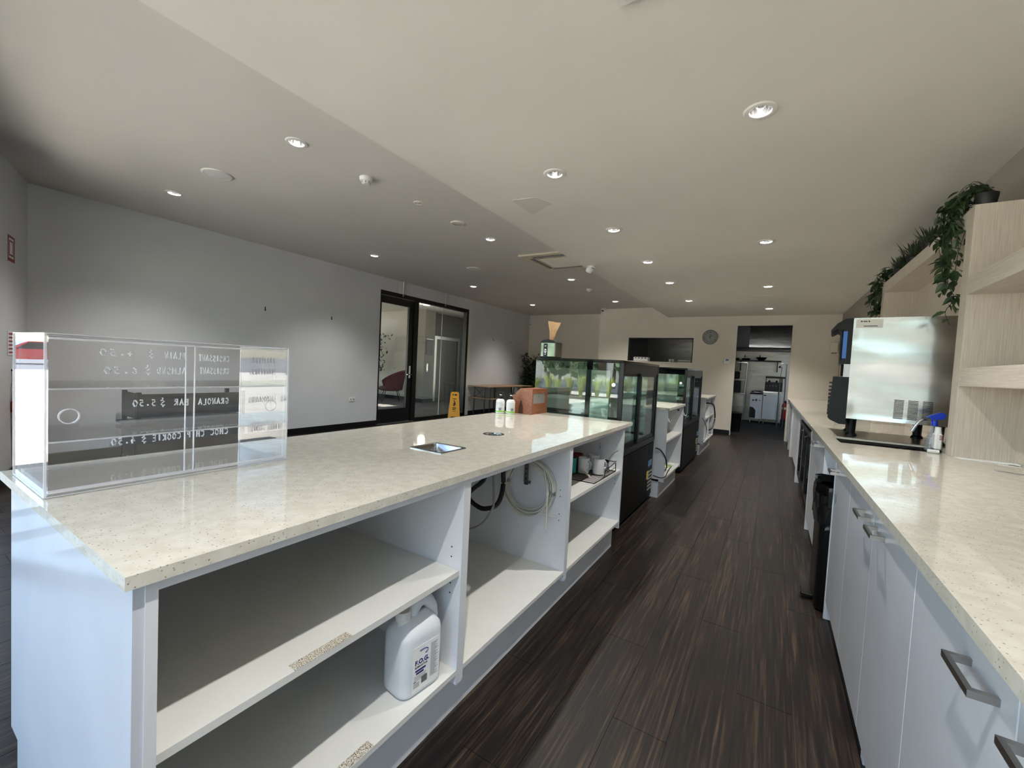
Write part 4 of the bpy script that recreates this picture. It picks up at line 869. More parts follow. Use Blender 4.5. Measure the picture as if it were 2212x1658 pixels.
B(.424, .447, my0-.0005, my0+.003, 1.455, 1.645).build('window_reflection', 'sky_reflection_blue', up_); B(.416, .424, my0-.0005, my0+.003, 1.44, 1.66).build('window_frame', 'black_gloss', up_)  # blue panel paints the sky's reflection in the glossy door
MB().box(.44, .475, my0+.004, my1-.004, 1.325, 1.415).build('chute', 'handle_steel', t); MB().box(.425, .44, my0+.05, my1-.05, 1.33, 1.415).build('chute_mouth', 'black_gloss', t)
lp = MB().prism([(.475, 1.325), (.385, 1.325), (.372, 1.03), (.385, 1.015), (.44, .99), (.475, .99)], my0+.002, my1-.002, 'y').build('lower_grille', 'black_plastic', t)
m = MB()
for i in range(9): m.box(.366, .385, my0+.03, my1-.03, 1.05+i*.028, 1.062+i*.028)
m.build('grille_bars', 'black_metal', lp)
m = MB()
for cx_ in (.72, .789, .858):
    for i in range(15): m.box(cx_, cx_+.048, my0-.0008, my0+.014, 1.062+i*.0086, 1.0667+i*.0086)
vsl = m.build('vent_slots', 'black_print', t); vsl['kind'] = 'stuff'
st = B(.488, .63, my0-.0008, my0+.012, 1.668, 1.727).build('sticker', 'sticker_white', t)
m = MB().box(.512, .522, my0-.0014, my0-.0008, 1.709, 1.717).box(.526, .548, my0-.0014, my0-.0008, 1.709, 1.715).prism([(.552, 1.708), (.564, 1.708), (.556, 1.72)], my0-.0014, my0-.0008, 'y').box(.53, .602, my0-.0014, my0-.0008, 1.677, 1.682); m.build('sticker_print', 'black_print', st)
# ---- wall shelf unit
t = thing('shelf_unit', 'pale oak wall shelf unit standing on the wall bench', 'shelf', (.98, 3.3, .91))
sx0 = .855
for a, b_ in ((1.15, 1.25), (3.2, 3.3), (5.3, 5.4)): B(sx0, XR-.001, a, b_, .9105, 2.263, bev=.0015).build('upright', 'oak_upright', t)
B(sx0, XR-.001, 3.3, 5.3, 2.165, 2.262, bev=.0015).build('shelf', 'oak_shelf', t)
for zz_ in (1.295, 1.787): B(sx0, XR-.014, 1.25, 3.2, zz_, zz_+.098, bev=.0015).build('shelf', 'oak_shelf', t)
B(XR-.014, XR-.001, 3.3, 5.3, .9105, 2.165).build('back_panel', 'oak_upright', t); B(XR-.014, XR-.001, 1.25, 3.2, .9105, 2.263).build('back_panel', 'oak_upright', t)
# plants on the top shelf
leaf_me = None
def leaf_mesh():
    m = MB(); P = [(0, 0, 0), (.011, .012, .003), (.013, .024, .002), (.007, .04, -.002), (0, .052, -.008), (-.007, .04, -.002), (-.013, .024, .002), (-.011, .012, .003)]
    V = [m.bm.verts.new(p) for p in P]; mid = [m.bm.verts.new((0, .013, -.001)), m.bm.verts.new((0, .026, -.002)), m.bm.verts.new((0, .04, -.005))]
    for q in ((0, 1, 8), (1, 2, 9, 8), (2, 3, 10, 9), (3, 4, 10), (4, 5, 10), (5, 6, 9, 10), (6, 7, 8, 9), (7, 0, 8)):
        al = V+mid; m.bm.faces.new([al[i] for i in q])
    return m
def vine(lab, potc, starts, zlow, nleaf, seed, r=.046, big=1.0):
    global leaf_me
    t = thing('trailing_plant', lab, 'plant', potc); rnd = random.Random(seed); pc = Vector(potc)
    MB().lathe([(0, .001), (r*.8, .001), (r, .06), (r, .066), (r*.9, .066), (r*.85, .056), (0, .05)], potc, 20).build('pot', 'pot_black', t)
    st = MB(); spots = []
    for (dx, dy, drop) in starts:
        base = pc+Vector((rnd.uniform(-.03, .03), rnd.uniform(-.03, .03), .09)); out = pc+Vector((dx*.55, dy*.55, .13+rnd.uniform(-.02, .03))); edge = pc+Vector((dx, dy, .06)); pts = [base, out, edge]; n = max(3, int(drop/.07))
        for k in range(1, n+1): pts.append(edge+Vector((rnd.uniform(-.018, .018), rnd.uniform(-.02, .02), -drop*k/n)))
        sp = spline(pts, 4); st.tube(sp, .0018, 5); spots += [(p, sp[min(i+1, len(sp)-1)]-p) for i, p in enumerate(sp)]
    st.build('stem', 'stem', t)
    if leaf_me is None: leaf_me = leaf_mesh().build('leaf', 'leaf', t, local=True); src = leaf_me; firstl = True
    for k in range(nleaf):
        p, d = spots[int(rnd.random()*len(spots))]
        if firstl_state[0]: o = leaf_me; firstl_state[0] = False
        else: o = leaf_me.copy(); C.objects.link(o); o.parent = t
        o.location = p-pc+Vector((rnd.uniform(-.012, .012), rnd.uniform(-.012, .012), rnd.uniform(-.015, .01)))
        o.rotation_euler = (R(rnd.uniform(-75, -5)), R(rnd.uniform(-35, 35)), R(rnd.uniform(0, 360))); s_ = rnd.uniform(.75, 1.25)*big; o.scale = (s_, s_, s_)
    return t
firstl_state = [True]
vine('trailing ivy in a black pot spilling over the near shelf upright', (.912, 3.262, 2.2635), [(-.11, .09, .1), (-.1, .12, .25), (-.08, .10, .68), (-.07, .08, .6), (-.1, .15, .5), (-.13, .15, .42), (-.11, .22, .3), (-.09, .1, .35), (-.13, .24, .15), (-.02, .12, .02), (-.09, .05, .02), (-.1, .12, .12), (-.08, .18, .2), (-.1, .16, .35)], 1.7, 230, 2, big=1.15)
vine('trailing ivy in a black pot at the far end of the top shelf', (.93, 5.27, 2.2635), [(-.1, .16, .4), (-.11, .2, .5), (-.12, .24, .45), (-.09, .28, .4), (-.1, .12, .15), (-.12, .3, .3), (-.08, .22, .45), (-.1, .18, .3), (-.06, .25, .5)], 1.9, 130, 4, big=1.4)
def clump(y, lab, seed):
    t = thing('potted_grass', lab, 'plant', (.9, y, 2.2625), group='small grassy plants on the top shelf'); rnd = random.Random(seed)
    MB().lathe([(0, 0), (.04, 0), (.05, .045), (.045, .045), (0, .04)], (.9, y, 2.2625), 16).build('pot', 'pot_black', t); m = MB()
    for k in range(150):
        a = rnd.random()*6.283; r0 = rnd.random()*.05; L = rnd.uniform(.06, .14); b_ = Vector((.9+r0*math.cos(a), y+r0*2.4*math.sin(a), 2.305)); tip = b_+Vector((math.cos(a)*L*.55, math.sin(a)*L*.9, L*rnd.uniform(.6, 1)))
        s_ = Vector((-math.sin(a), math.cos(a), 0))*.006; md = (b_+tip)/2+Vector((0, 0, .012)); m.quad(b_-s_*.4, md-s_, tip, md+s_)
    o = m.build('blades', 'leaf_dark', t); o['kind'] = 'stuff'
clump(4.15, 'small grassy plant on the top shelf, nearest the near ivy', 1); clump(4.55, 'small grassy plant in the middle of the top shelf', 2); clump(4.98, 'small grassy plant on the top shelf, nearest the far ivy', 3)

# ================================================================== FAR WALL AND KITCHEN
t = thing('wall_clock', 'round silver wall clock with dark numerals between hatch and kitchen door', 'clock', (-1.265, YF-.02, 2.01))
MR = Matrix.Rotation(R(90), 4, 'X')
MB().lathe([(0, .0), (.15, 0), (.15, .004), (0, .004)], (-1.265, YF-.008, 2.171), 36, M=MR).build('face', 'grey_plastic', t); MB().lathe([(.15, -.004), (.162, -.004), (.165, .012), (.158, .018), (.15, .012)], (-1.265, YF-.006, 2.171), 36, M=MR).build('rim', 'handle_steel', t)
for k in range(12):
    a = k*math.pi/6; cx_, cz = -1.265+.118*math.sin(a), 2.171+.118*math.cos(a); nm_ = str(k or 12)
    text({'12': 'XII', '1': 'I', '2': 'II', '3': 'III', '4': 'IIII', '5': 'V', '6': 'VI', '7': 'VII', '8': 'VIII', '9': 'IX', '10': 'X', '11': 'XI'}[nm_], .042, 'black_print', t, frame((cx_, YF-.0135, cz), (math.cos(a), 0, -math.sin(a)), (math.sin(a), 0, math.cos(a))) @ Matrix.Translation((0, -.015, 0)), name='numeral', align='CENTER')
def hand(ang, L, w):
    a = R(ang); M = Matrix.Translation((-1.265, YF-.016, 2.171)) @ Matrix.Rotation(a, 4, 'Y'); return MB().prism([(-w, -.02), (w, -.02), (w*.4, L), (-w*.4, L)], -.001, .001, 'y', M=M)
hand(38, .07, .006).build('hour_hand', 'black_print', t); hand(5, .11, .004).build('minute_hand', 'black_print', t)
t = thing('thermostat', 'white wall thermostat beside the kitchen door', 'thermostat', (-.882, YF, 1.575)); B(-.955, -.81, YF-.022, YF, 1.575, 1.70, bev=.005).build('case', 'white_plastic', t); B(-.915, -.855, YF-.024, YF-.022, 1.645, 1.685).build('screen', 'blue_sticker', t)
for i in range(3): B(-.93+i*.034, -.908+i*.034, YF-.0245, YF-.022, 1.588, 1.602).build('button', 'paper', t)
t = thing('towel_dispenser', 'wall-coloured dispenser box on the far wall above the bench', 'dispenser', (1.0, YF, 1.87)); B(.945, 1.06, YF-.14, YF, 1.87, 2.08, bev=.012).build('cover', 'wall_warm', t); B(.96, 1.045, YF-.13, YF-.02, 1.862, 1.871).build('slot', 'black_print', t)
t = thing('tray_stack', 'low white patterned tray on the service hatch sill', 'tray', (-2.9, YF+.09, SZ0)); B(-2.98, -2.62, YF, YF+.2, SZ0+.001, SZ0+.10, bev=.012).build('tray', 'paper', t); m = MB()
for i in range(4): m.prism([(-2.95+i*.08, SZ0+.07), (-2.91+i*.08, SZ0+.065), (-2.9+i*.08, SZ0+.085), (-2.94+i*.08, SZ0+.09)], YF-.001, YF, 'y')
m.build('pattern', 'black_print', t)
for x_, w in ((-2.12, 'left'), (-2.05, 'right')):
    t = thing('cup', 'tiny white cup on the hatch sill, %s of the pair' % w, 'cup', (x_, YF+.05, SZ0+.001), group='cups on the hatch sill'); MB().lathe([(0, 0), (.02, 0), (.028, .07), (.025, .07), (.018, .005), (0, .005)], (x_, YF+.05, SZ0+.001), 16).build('bowl', 'mug_white', t); MB().tube([(x_, YF+.022, SZ0+.06), (x_, YF+.004, SZ0+.05), (x_, YF+.004, SZ0+.03), (x_, YF+.025, SZ0+.02)], .004, 6).build('handle', 'mug_white', t)
t = thing('counter_edge', 'pale counter strip at the right end of the hatch', 'counter', (-1.78, YF+.2, SZ0)); B(-1.95, -1.64, YF+.13, YF+.3, SZ0+.001, SZ0+.06, bev=.004).build('strip', 'beige_plastic', t); B(-1.95, -1.64, YF+.125, YF+.13, SZ0+.02, SZ0+.04).build('edge_band', 'grey_plastic', t)
# kitchen contents
t = thing('range_hood', 'curved stainless exhaust hood in the kitchen', 'hood', (-.15, 13.9, 2.12))
MB().prism([(13.55, 2.16), (14.7, 2.16), (14.7, 2.9), (13.95, 2.9), (13.68, 2.5)], -.62, .42, 'x').build('canopy', 'steel_kitchen', t); B(-1.6, .9, 13.5, 14.7, 2.1, 2.155).build('lip', 'black_metal', t); B(-1.6, -.62, 13.6, 14.7, 2.155, 2.9).build('side_panel', 'kitchen_dark', t); B(.42, .9, 13.6, 14.7, 2.155, 2.9).build('side_panel', 'kitchen_dark', t)
t = thing('pan_shelf', 'dark wall shelf for pans above the kitchen cooking line', 'shelf', (-.4, 14.55, 1.8)); B(-1.4, .19, 14.4, 14.718, 1.80, 1.83).build('board', 'black_metal', t)
for x_ in (-.85, .1): B(x_-.012, x_+.012, 14.5, 14.718, 1.5, 1.8).build('bracket', 'black_metal', t)
def pan(x_, y_, z_, r, lab, wok=False):
    t = thing('frying_pan', lab, 'pan', (x_, y_, z_)); MB().lathe([(0, 0), (r*.5 if wok else r*.8, .004), (r, .09 if wok else .05), (r-.006, .09 if wok else .05), (r*.5 if wok else r*.78, .012), (0, .01)], (x_, y_, z_), 22).build('pan', 'black_plastic', t); MB().tube([(x_-r*.3, y_-.05, z_+.08), (x_-r*.2, y_-.1, z_+.14)], .012, 8).build('handle', 'black_plastic', t)
pan(-.32, 14.54, 1.831, .15, 'black wok on the kitchen shelf', True); pan(-.72, 14.55, 1.831, .12, 'black frying pan left of the wok'); pan(-1.0, 14.55, 1.831, .11, 'black saucepan at the left end of the kitchen shelf')
t = thing('stove', 'white gas stove with control knobs in the kitchen', 'stove', (-.36, 14.35, 0))
B(-.52, -.21, 14.12, 14.7, .12, .83).build('body', 'melamine', t); B(-.53, -.205, 14.1, 14.7, .83, .86).build('hob', 'black_metal', t); B(-.5, -.23, 14.11, 14.12, .62, .8).build('control_panel', 'white_plastic', t)
for x_, z_, r in ((-.44, .66, .02), (-.36, .67, .026), (-.27, .66, .014)): MB().lathe([(0, .03), (r, .028), (r, 0)], (x_, 14.11, z_), 14, M=MR).build('knob', 'black_print', t)
MB().tube([(-.5, 14.13, .90), (-.22, 14.13, .90), (-.22, 14.6, .90), (-.5, 14.6, .90)], .01, 6, closed=True).build('pot_rail', 'black_metal', t); B(-.46, -.25, 14.2, 14.5, .861, .93, bev=.02).build('griddle_tray', 'pan_steel', t)
MB().prism([(-.51, .14), (-.36, .14), (-.36, .36), (-.42, .44), (-.51, .46)], 14.1, 14.119, 'y').build('dark_cloth', 'oven_dark', t)
for x_ in (-.49, -.25): MB().tube([(x_, 14.16, 0), (x_, 14.16, .12)], .016, 10).build('leg', 'handle_steel', t)
t = thing('kitchen_oven', 'white-fronted kitchen oven cabinet beside the stove', 'oven', (.01, 14.35, 0)); B(-.195, .225, 14.12, 14.7, .13, .9).build('body', 'steel_kitchen', t); B(-.19, .22, 14.1, 14.12, .14, .86, bev=.004).build('door', 'melamine', t); B(-.2, .23, 14.09, 14.7, .9, .935).build('top', 'pan_steel', t); B(-.18, -.12, 14.096, 14.1, .8, .83).build('badge', 'black_print', t)
for x_ in (-.15, .18): MB().tube([(x_, 14.16, 0), (x_, 14.16, .13)], .016, 10).build('leg', 'handle_steel', t)
t = thing('salamander_grill', 'black salamander grill standing on the oven cabinet', 'grill', (.03, 14.45, .936)); B(-.17, .26, 14.3, 14.7, .936, 1.2, bev=.005).build('body', 'oven_dark', t); B(-.17, .33, 14.3, 14.7, 1.32, 1.37).build('hood', 'black_metal', t); MB().box(-.165, -.145, 14.6, 14.7, 1.2, 1.32).box(.235, .255, 14.6, 14.7, 1.2, 1.32).build('post', 'black_metal', t)
for i in range(5): MB().lathe([(0, .02), (.014, .018), (.015, 0)], (-.12+i*.075, 14.3, 1.1), 10, M=MR).build('knob', 'grey_plastic', t)
for i in (0, 1): MB().lathe([(0, 0), (.03, 0), (.02, .05), (.0, .06)], (-.07+i*.18, 14.4, 1.2), 12).build('pot_knob', 'black_plastic', t)
extinguisher((.34, 13.8, .2), 'red fire extinguisher in the kitchen beside the oven', .5, .07); t = [o for o in C.objects if o.name.startswith('fire_extinguisher')][-1]; B(.26, .42, 13.72, 13.88, 0, .2).build('stand', 'black_plastic', [o for o in C.objects if o.name == 'fire_extinguisher.001'][0])
t = thing('kitchen_trolley', 'stainless steel trolley just inside the kitchen door', 'trolley', (-.86, 13.35, 0)); B(-1.1, -.63, 13.1, 13.6, .12, .84, bev=.006).build('body', 'steel_kitchen', t); B(-1.12, -.61, 13.08, 13.62, .84, .87).build('top', 'pan_steel', t)
for x_ in (-1.05, -.68): MB().lathe([(0, -.012), (.05, -.012), (.05, .012), (0, .012)], (x_, 13.15, .06), 16, M=Matrix.Rotation(R(90), 4, 'Y')).box(x_-.02, x_+.02, 13.13, 13.17, .1, .125).build('castor', 'grey_plastic', t)
MB().tube([(-.63, 13.1, .87), (-.6, 13.1, 1.7)], .018, 10).tube([(-1.1, 13.1, .87), (-1.1, 13.1, 1.7), (-.6, 13.1, 1.7)], .014, 8).build('upright_post', 'handle_steel', t); B(-1.1, -.62, 13.1, 13.5, 1.22, 1.25).build('overshelf', 'pan_steel', t)
t = thing('coffee_grinder', 'dark appliance on the kitchen trolley', 'appliance', (-.86, 13.35, .871)); B(-1.04, -.74, 13.2, 13.5, .871, 1.2, bev=.02).build('body', 'oven_dark', t); B(-1.0, -.78, 13.25, 13.45, 1.251, 1.46, bev=.03).build('hopper', 'black_plastic', t)
t = thing('kitchen_bin', 'dark plastic bin inside the kitchen door', 'bin', (-.66, 11.35, 0)); MB().lathe([(0, 0), (.13, 0), (.16, .42), (.165, .43), (.15, .43), (.12, .01), (0, .01)], (-.72, 11.4, 0), 20).build('tub', 'black_plastic', t); MB().lathe([(.165, .425), (.17, .44), (.06, .47), (0, .47)], (-.72, 11.4, 0), 20).build('lid', 'oven_dark', t)
t = thing('spray_hose', 'tall steel rinse pole in the kitchen by the door edge', 'tap', (.2, 13.3, 0)); MB().tube([(.17, 13.3, 0), (.17, 13.3, 1.25), (.2, 13.3, 1.62)], .012, 8).tube([(.3, 13.3, 0), (.3, 13.3, 1.7), (.2, 13.3, 1.72), (.15, 13.3, 1.66)], .012, 8).build('pole', 'handle_steel', t); MB().lathe([(.02, 0), (.03, .04), (0, .05)], (.15, 13.3, 1.6), 12).build('nozzle', 'black_plastic', t)
kl = bpy.data.lights.new('kitchen_tube_light', 'AREA'); kl.energy = 10; kl.size = 1.2; kl.size_y = .1; kl.shape = 'RECTANGLE'; kl.color = (.95, .97, 1)
t = thing('kitchen_lamp', 'fluorescent tube light on the kitchen ceiling', 'light', (-.2, 12.4, 2.96)); B(-.8, .4, 12.34, 12.46, 2.96, 3.0).build('housing', 'white_plastic', t); ko = bpy.data.objects.new('kitchen_tube_light', kl); C.objects.link(ko); ko.parent = t; ko.location = (0, 0, -.01)

# ================================================================== LEFT SIDE
t = thing('console_table', 'long thin-framed console table with timber top along the left wall', 'table', (-6.1, 9.4, 0))
B(-6.48, -5.78, 8.35, 10.45, .735, .755, bev=.002).build('top', 'table_wood', t); B(-6.48, -5.72, 8.38, 8.72, .445, .458, bev=.002).build('shelf', 'table_wood', t)
for x_, y_ in ((-6.3, 8.4), (-5.98, 8.4), (-5.82, 8.4), (-5.86, 8.7), (-5.82, 9.5), (-5.82, 10.38), (-6.44, 10.38), (-6.44, 9.5)): MB().box(x_-.01, x_+.01, y_-.01, y_+.01, 0, .735).build('leg', 'black_metal', t)
MB().tube([(-6.3, 8.4, .46), (-5.98, 8.4, .72)], .005, 6).tube([(-6.3, 8.4, .72), (-5.98, 8.4, .46)], .005, 6).build('cross_brace', 'black_metal', t)
t = thing('wet_floor_sign', 'yellow folding wet floor sign standing before the glass', 'sign', (-6.33, 7.68, 0), rz=R(38))
for s_, nm in ((1, 'front_board'), (-1, 'back_board')):
    M = Matrix.Rotation(R(-9*s_), 4, 'X'); y_ = -.1*s_
    MB().prism([(-.14, 0), (-.08, 0), (-.06, .03), (.06, .03), (.08, 0), (.14, 0), (.095, .58), (.075, .61), (-.075, .61), (-.095, .58)], -.012, .012, 'y').tf(Matrix.Translation((0, y_, .005)) @ M).build(nm, 'yellow_plastic', t, local=True)
M = Matrix.Translation((0, -.1, .005)) @ Matrix.Rotation(R(-9), 4, 'X')
MB().lathe([(0, 0), (.016, 0), (.016, .002), (0, .002)], (-.005, -.0125, .40), 14, M=MR).tf(M).build('pictogram', 'black_print', t, local=True)
MB().prism([(-.03, .3), (.0, .39), (.025, .36), (.035, .28), (.01, .32), (.0, .26)], -.0145, -.0125, 'y').tf(M).build('pictogram', 'black_print', t, local=True)
for q in ((-.045, .045, .44, .455), (-.04, .045, .225, .245), (-.04, .03, .19, .21), (-.02, .025, .15, .16), (-.05, -.02, .53, .56), (.0, .05, .525, .56)): B(q[0], q[1], -.0145, -.0125, q[2], q[3]).tf(M).build('pictogram', 'black_print', t, local=True)

t = thing('bamboo_plant', 'tall dark potted bamboo plant in the far left corner', 'plant', (-6.12, 10.8, 0)); rnd = random.Random(12)
MB().lathe([(0, .0), (.14, 0), (.18, .34), (.17, .34), (.16, .3), (0, .3)], (-6.12, 10.8, 0), 20).build('pot', 'pot_black', t); m = MB(); st = MB()
for k in range(15):
    a = k*2.4; rr_ = .08+.27*rnd.random(); H = rnd.uniform(1.0, 1.85); b_ = Vector((-6.12+.06*math.cos(a), 10.8+.06*math.sin(a), .3)); e = Vector((-6.12+rr_*math.cos(a), 10.8+rr_*math.sin(a)*.8, H)); st.tube([b_, (b_+e)/2+Vector((0, 0, .05)), e], .007, 6)
    for q in range(120):
        u = rnd.uniform(.25, 1.0); p = b_.lerp(e, u); d = Vector((rnd.uniform(-1, 1), rnd.uniform(-1, 1), rnd.uniform(-.7, .5))).normalized(); L = rnd.uniform(.08, .16); p = p+d*rnd.uniform(0, .08); s_ = d.cross(Vector((0, 0, 1))).normalized()*.026; m.quad(p, p+d*L*.5-s_, p+d*L, p+d*L*.5+s_)
st.build('stem', 'stem', t); o = m.build('foliage', 'leaf_dark', t); o['kind'] = 'stuff'
# stacked dark slatted furniture seen through the display box
def slat_bench(z0, flip, lab):
    t = thing('slatted_bench', lab, 'bench', (-6.12, 2.3, z0), group='dark slatted benches by the left wall')
    zt = z0+.38 if not flip else z0+.06; x0, x1, y0, y1 = -6.38, -5.9, 1.68, 2.9
    for i in range(7):
        xx = x0+i*.071; B(xx, xx+.05, y0, y1+(.05 if flip else 0), zt-.03, zt, bev=.003).build('slat', 'stack_black', t)
    za, zc = (z0, zt-.03) if not flip else (zt, z0+.40)
    for xx, yy in ((x0+.01, y0+.05), (x1-.04, y0+.05), (x0+.01, y1-.1), (x1-.04, y1-.1)): B(xx, xx+.04, yy, yy+.04, za, zc).build('leg', 'stack_black', t)
    B(x1-.03, x1-.015, y0+.09, y1-.1, za+.06, zc-.02).build('side_skirt', 'stack_black', t); B(x0+.06, x1-.05, y0+.05, y0+.06, za+.05, zc-.01).build('end_skirt', 'stack_black', t)
slat_bench(0, False, 'dark slatted bench standing on the floor by the left wall'); slat_bench(.381, True, 'dark slatted bench stacked upside down on the other bench')

# ================================================================== LOBBY
t = thing('armchair', 'burgundy shell armchair with thin black legs in the lobby', 'chair', (-10.0, 9.05, 0), rz=R(-125))
m = MB(); rings = []
for j in range(9):
    v = j/8; ring = []
    for i in range(41):
        a = R(-125+250*i/40); hgt = .42+(.12+.46*max(0, math.cos(a*.66))**.8)*v; rad = .33+.07*v
        ring.append(m.bm.verts.new((-rad*math.cos(a)*(1.0+.12*v), rad*math.sin(a)*1.08, hgt-.05*(1-v))))
    rings.append(ring)
for A, Bq in zip(rings, rings[1:]):
    for i in range(40): m.bm.faces.new([A[i], A[i+1], Bq[i+1], Bq[i]])
m.solid(.05); m.build('shell', 'burgundy', t, local=True, ang=60)
MB().lathe([(0, .34), (.27, .34), (.35, .38), (.36, .43), (.3, .47), (0, .48)], (.03, 0, 0), 24).build('seat', 'burgundy_dark', t, local=True)
for x_, y_ in ((.24, .24), (.24, -.24), (-.24, .24), (-.24, -.24)): MB().tube([(x_*.75, y_*.75, .36), (x_*1.25, y_*1.25, 0)], .012, 8).build('leg', 'black_metal', t, local=True)
t = thing('lobby_plant', 'leafy hanging plant at the left edge of the lobby glass', 'plant', (-11.35, 9.2, 0)); rnd = random.Random(8); m = MB()
MB().lathe([(0, 0), (.16, 0), (.2, .5), (.18, .5), (0, .45)], (-11.35, 9.2, 0), 20).build('pot', 'grey_plastic', t); MB().tube([(-11.35, 9.2, .45), (-11.3, 9.2, 1.2), (-11.25, 9.2, 1.9)], .02, 8).build('stem', 'stem', t)
for k in range(700):
    p = Vector((-11.02+rnd.gauss(0, .2), 9.15+rnd.gauss(0, .15), rnd.uniform(.95, 2.15))); d = Vector((rnd.uniform(-1, 1), rnd.uniform(-1, 1), rnd.uniform(-1, .3))).normalized(); L = rnd.uniform(.08, .16); s_ = d.cross(Vector((0, 0, 1))).normalized()*.03; m.quad(p, p+d*L*.5-s_, p+d*L, p+d*L*.5+s_)
o = m.build('foliage', 'leaf', t); o['kind'] = 'stuff'
t = thing('lift_doorway', 'pale-framed lift doorway on the grey lobby wall', 'lift', (-9.48, 10.9, 0)); MB().box(-9.499, -9.44, 10.32, 10.42, 0, 2.15).box(-9.499, -9.44, 11.5, 11.6, 0, 2.15).box(-9.499, -9.44, 10.42, 11.5, 2.05, 2.15).build('architrave', 'handle_steel', t); B(-9.499, -9.48, 10.42, 10.958, 0, 2.05).build('door', 'lift_steel', t); B(-9.499, -9.48, 10.962, 11.5, 0, 2.05).build('door', 'lift_steel', t)
B(-9.499, -9.485, 11.85, 11.95, 1.05, 1.2).build('call_button', 'black_print', t)
t = thing('door_pull', 'small upright steel pull handle on the lobby column', 'handle', (-9.18, 9.72, .95)); MB().tube([(-9.2, 9.75, 1.0), (-9.15, 9.75, 1.0), (-9.15, 9.75, 1.22), (-9.2, 9.75, 1.22)], .012, 8).build('bar', 'chrome', t); MB().box(-9.2, -9.196, 9.72, 9.78, .98, 1.24).build('backplate', 'handle_steel', t)
t = thing('wall_panel', 'grey notice panel on the lobby column', 'panel', (-9.196, 9.75, 1.5)); B(-9.2, -9.19, 9.66, 9.98, 1.5, 2.0).build('board', 'lobby_grey', t); MB().box(-9.19, -9.186, 9.66, 9.98, 1.99, 2.0).build('edge_strip', 'handle_steel', t)
t = thing('lobby_light', 'bright round oyster light on the lobby ceiling', 'light', (-8.26, 8.63, 2.9)); MB().lathe([(.12, 0), (.12, -.02), (.1, -.03)], (-8.26, 8.63, 2.9), 24).build('rim', 'white_trim', t); MB().lathe([(.105, -.02), (.09, -.05), (0, -.06)], (-8.26, 8.63, 2.9), 24).build('diffuser', 'lobby_lamp', t)
ll = bpy.data.lights.new('lobby_light_bulb', 'POINT'); ll.energy = 12; ll.shadow_soft_size = .1; ll.color = (1, .95, .86); lo = bpy.data.objects.new('lobby_light_bulb', ll); C.objects.link(lo); lo.parent = t; lo.location = (0, 0, -.17)

# ================================================================== OUTSIDE (seen in the reflections and as the source of the daylight)
struct(B(-31, 34, -18, 60, -.3, -.08).build('ground', 'pavement')); struct(B(-120, 120, -90, -18, -.32, -.1).build('road', 'asphalt')); struct(B(-120, -31, -18, 60, -.32, -.1).build('road_side', 'asphalt'))
struct(B(-13.5, 7, -13.4, -11.6, -.08, .02).build('garden_bed', 'bark'))
def tuft(x_, y_, i, s_, seed):
    t = thing('ornamental_grass', 'yellow-green ornamental grass tuft in the garden bed outside, reflected in the display fridge', 'grass', (x_, y_, .02), group='grass tufts outside the window'); rnd = random.Random(seed); m = MB()
    for k in range(90):
        a = rnd.random()*6.28; L = s_*rnd.uniform(.6, 1.1); o_ = rnd.uniform(.1, .36)*L; b_ = Vector((x_+.06*math.cos(a), y_+.06*math.sin(a), .02)); md = b_+Vector((math.cos(a)*o_*.45, math.sin(a)*o_*.45, L*.7)); tp = b_+Vector((math.cos(a)*o_*1.1, math.sin(a)*o_*1.1, L*.95)); w = Vector((-math.sin(a), math.cos(a), 0))*.028; m.quad(b_-w, md-w, tp, md+w)
    m.build('blades', 'leaf_pale', t)['kind'] = 'stuff'
    MB().lathe([(0, .02), (.1, 0.0), (.11, -.0)], (x_, y_, .02), 10).build('crown', 'leaf_pale', t)
for i in range(13): tuft(-12.2+i*.64+.08*math.sin(i*5), -12.5+.4*math.sin(i*3.1), i, .8+.35*((i*7) % 5)/5, 30+i)
def tree(x_, y_, H, lab, seed):
    t = thing('street_tree', lab, 'tree', (x_, y_, -.1), group='trees across the road'); rnd = random.Random(seed); m = MB()
    MB().tube([(x_, y_, -.1), (x_+.1, y_, H*.35), (x_, y_+.1, H*.6)], .16, 8, r1=.08).build('trunk', 'bark', t)
    for k in range(700):
        d = Vector((rnd.gauss(0, 1), rnd.gauss(0, 1), rnd.gauss(0, .8))).normalized()*rnd.uniform(.55, 1)*H*.36; p = Vector((x_, y_, H*.64))+d; n_ = Vector((rnd.uniform(-1, 1), rnd.uniform(-1, 1), rnd.uniform(-1, 1))).normalized(); a = n_.cross(Vector((.3, .5, .8))).normalized()*.28; b_ = n_.cross(a).normalized()*.2; m.quad(p-a, p-b_, p+a, p+b_)
    m.build('foliage', 'tree_leaf', t)['kind'] = 'stuff'
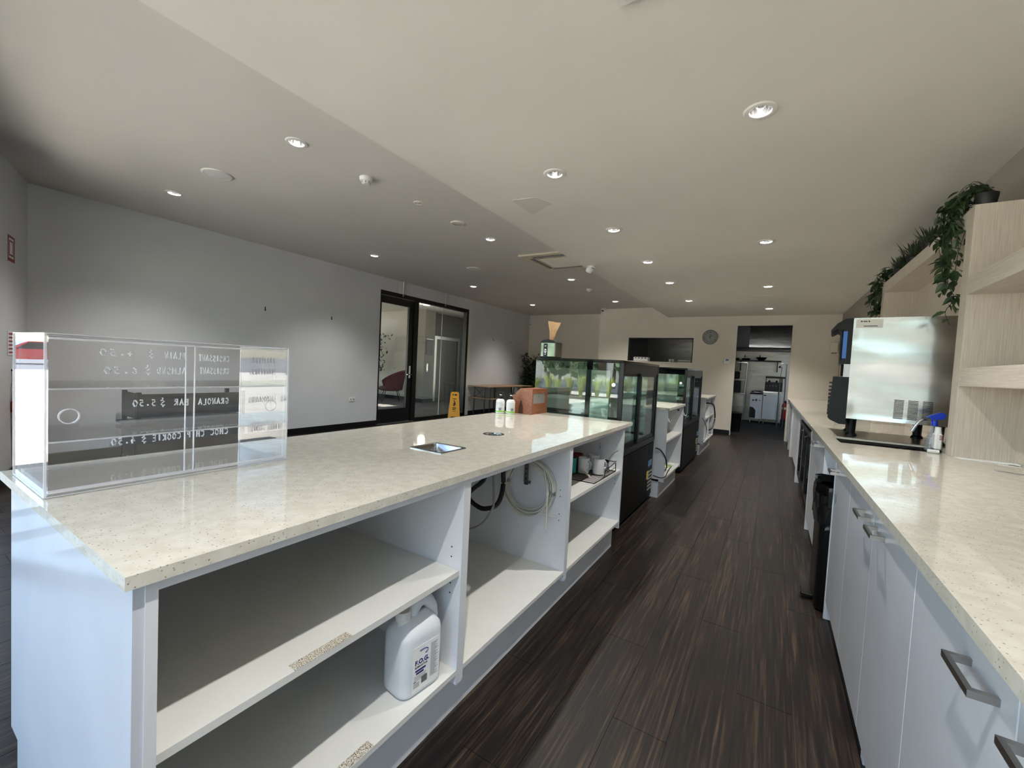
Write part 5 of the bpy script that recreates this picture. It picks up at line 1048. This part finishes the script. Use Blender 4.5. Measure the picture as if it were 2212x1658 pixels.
for i, (x_, y_, H) in enumerate(((-16, -25, 6), (-11, -27, 7), (-6.5, -24, 5.5), (-2, -27, 7), (3, -25, 6), (9, -27, 7), (-22, -27, 6.5))): tree(x_, y_, H, 'green street tree across the road, %s from the left' % ['second', 'third', 'fourth', 'fifth', 'sixth', 'seventh', 'first'][i], 60+i)
for i, (x_, y_, H) in enumerate(((-15.5, -18.5, 2.6), (-12.8, -20.5, 3.0), (-10.2, -18.6, 2.3), (-7.6, -20.4, 2.8), (-5.0, -18.8, 2.4))): tree(x_, y_, H, 'round green shrub behind the garden bed, %s from the left' % ['first', 'second', 'third', 'fourth', 'fifth'][i], 80+i)
t = thing('parked_car', 'red hatchback car parked across the forecourt', 'car', (-40, -6.0, -.1), rz=R(80)); z_ = 0
MB().prism([(-2.1, .3), (2.1, .3), (2.15, .62), (1.95, .82), (1.15, .92), (.45, 1.42), (-1.3, 1.45), (-2.0, .98), (-2.15, .8)], -.82, .82, 'y').build('body', 'car_red', t, local=True)
for s_ in (-1, 1): MB().prism([(1.0, .93), (.42, 1.36), (-1.2, 1.38), (-1.75, .98)], s_*.815, s_*.825, 'y').build('side_window', 'black_gloss', t, local=True)
MB().prism([(1.17, .935), (.47, 1.405), (.46, 1.42), (1.2, .95)], -.7, .7, 'y').build('windscreen', 'black_gloss', t, local=True)
for sx in (-1.35, 1.35):
    for sy in (-.74, .74): MB().lathe([(0, -.1), (.2, -.1), (.3, -.09), (.31, 0), (.3, .09), (.2, .1), (0, .1)], (sx, sy, .31), 20, M=MR).build('wheel', 'tyre', t, local=True)
for sy in (-.6, .6): B(2.08, 2.16, sy-.18, sy+.18, .62, .76).build('headlamp', 'reflector', t, local=True)
# building across the road
t = thing('far_building', 'low pale building across the road', 'building', (-10, -44, -.1)); B(-46, 26, -48, -44, -.1, 4.2).build('wall', 'render_wall', t); B(-46.4, 26.4, -48.4, -43.6, 4.2, 4.6).build('roof', 'asphalt', t)
for i in range(12): B(-43+i*5.6, -40+i*5.6, -44, -43.9, .8, 2.6).build('window', 'black_gloss', t)
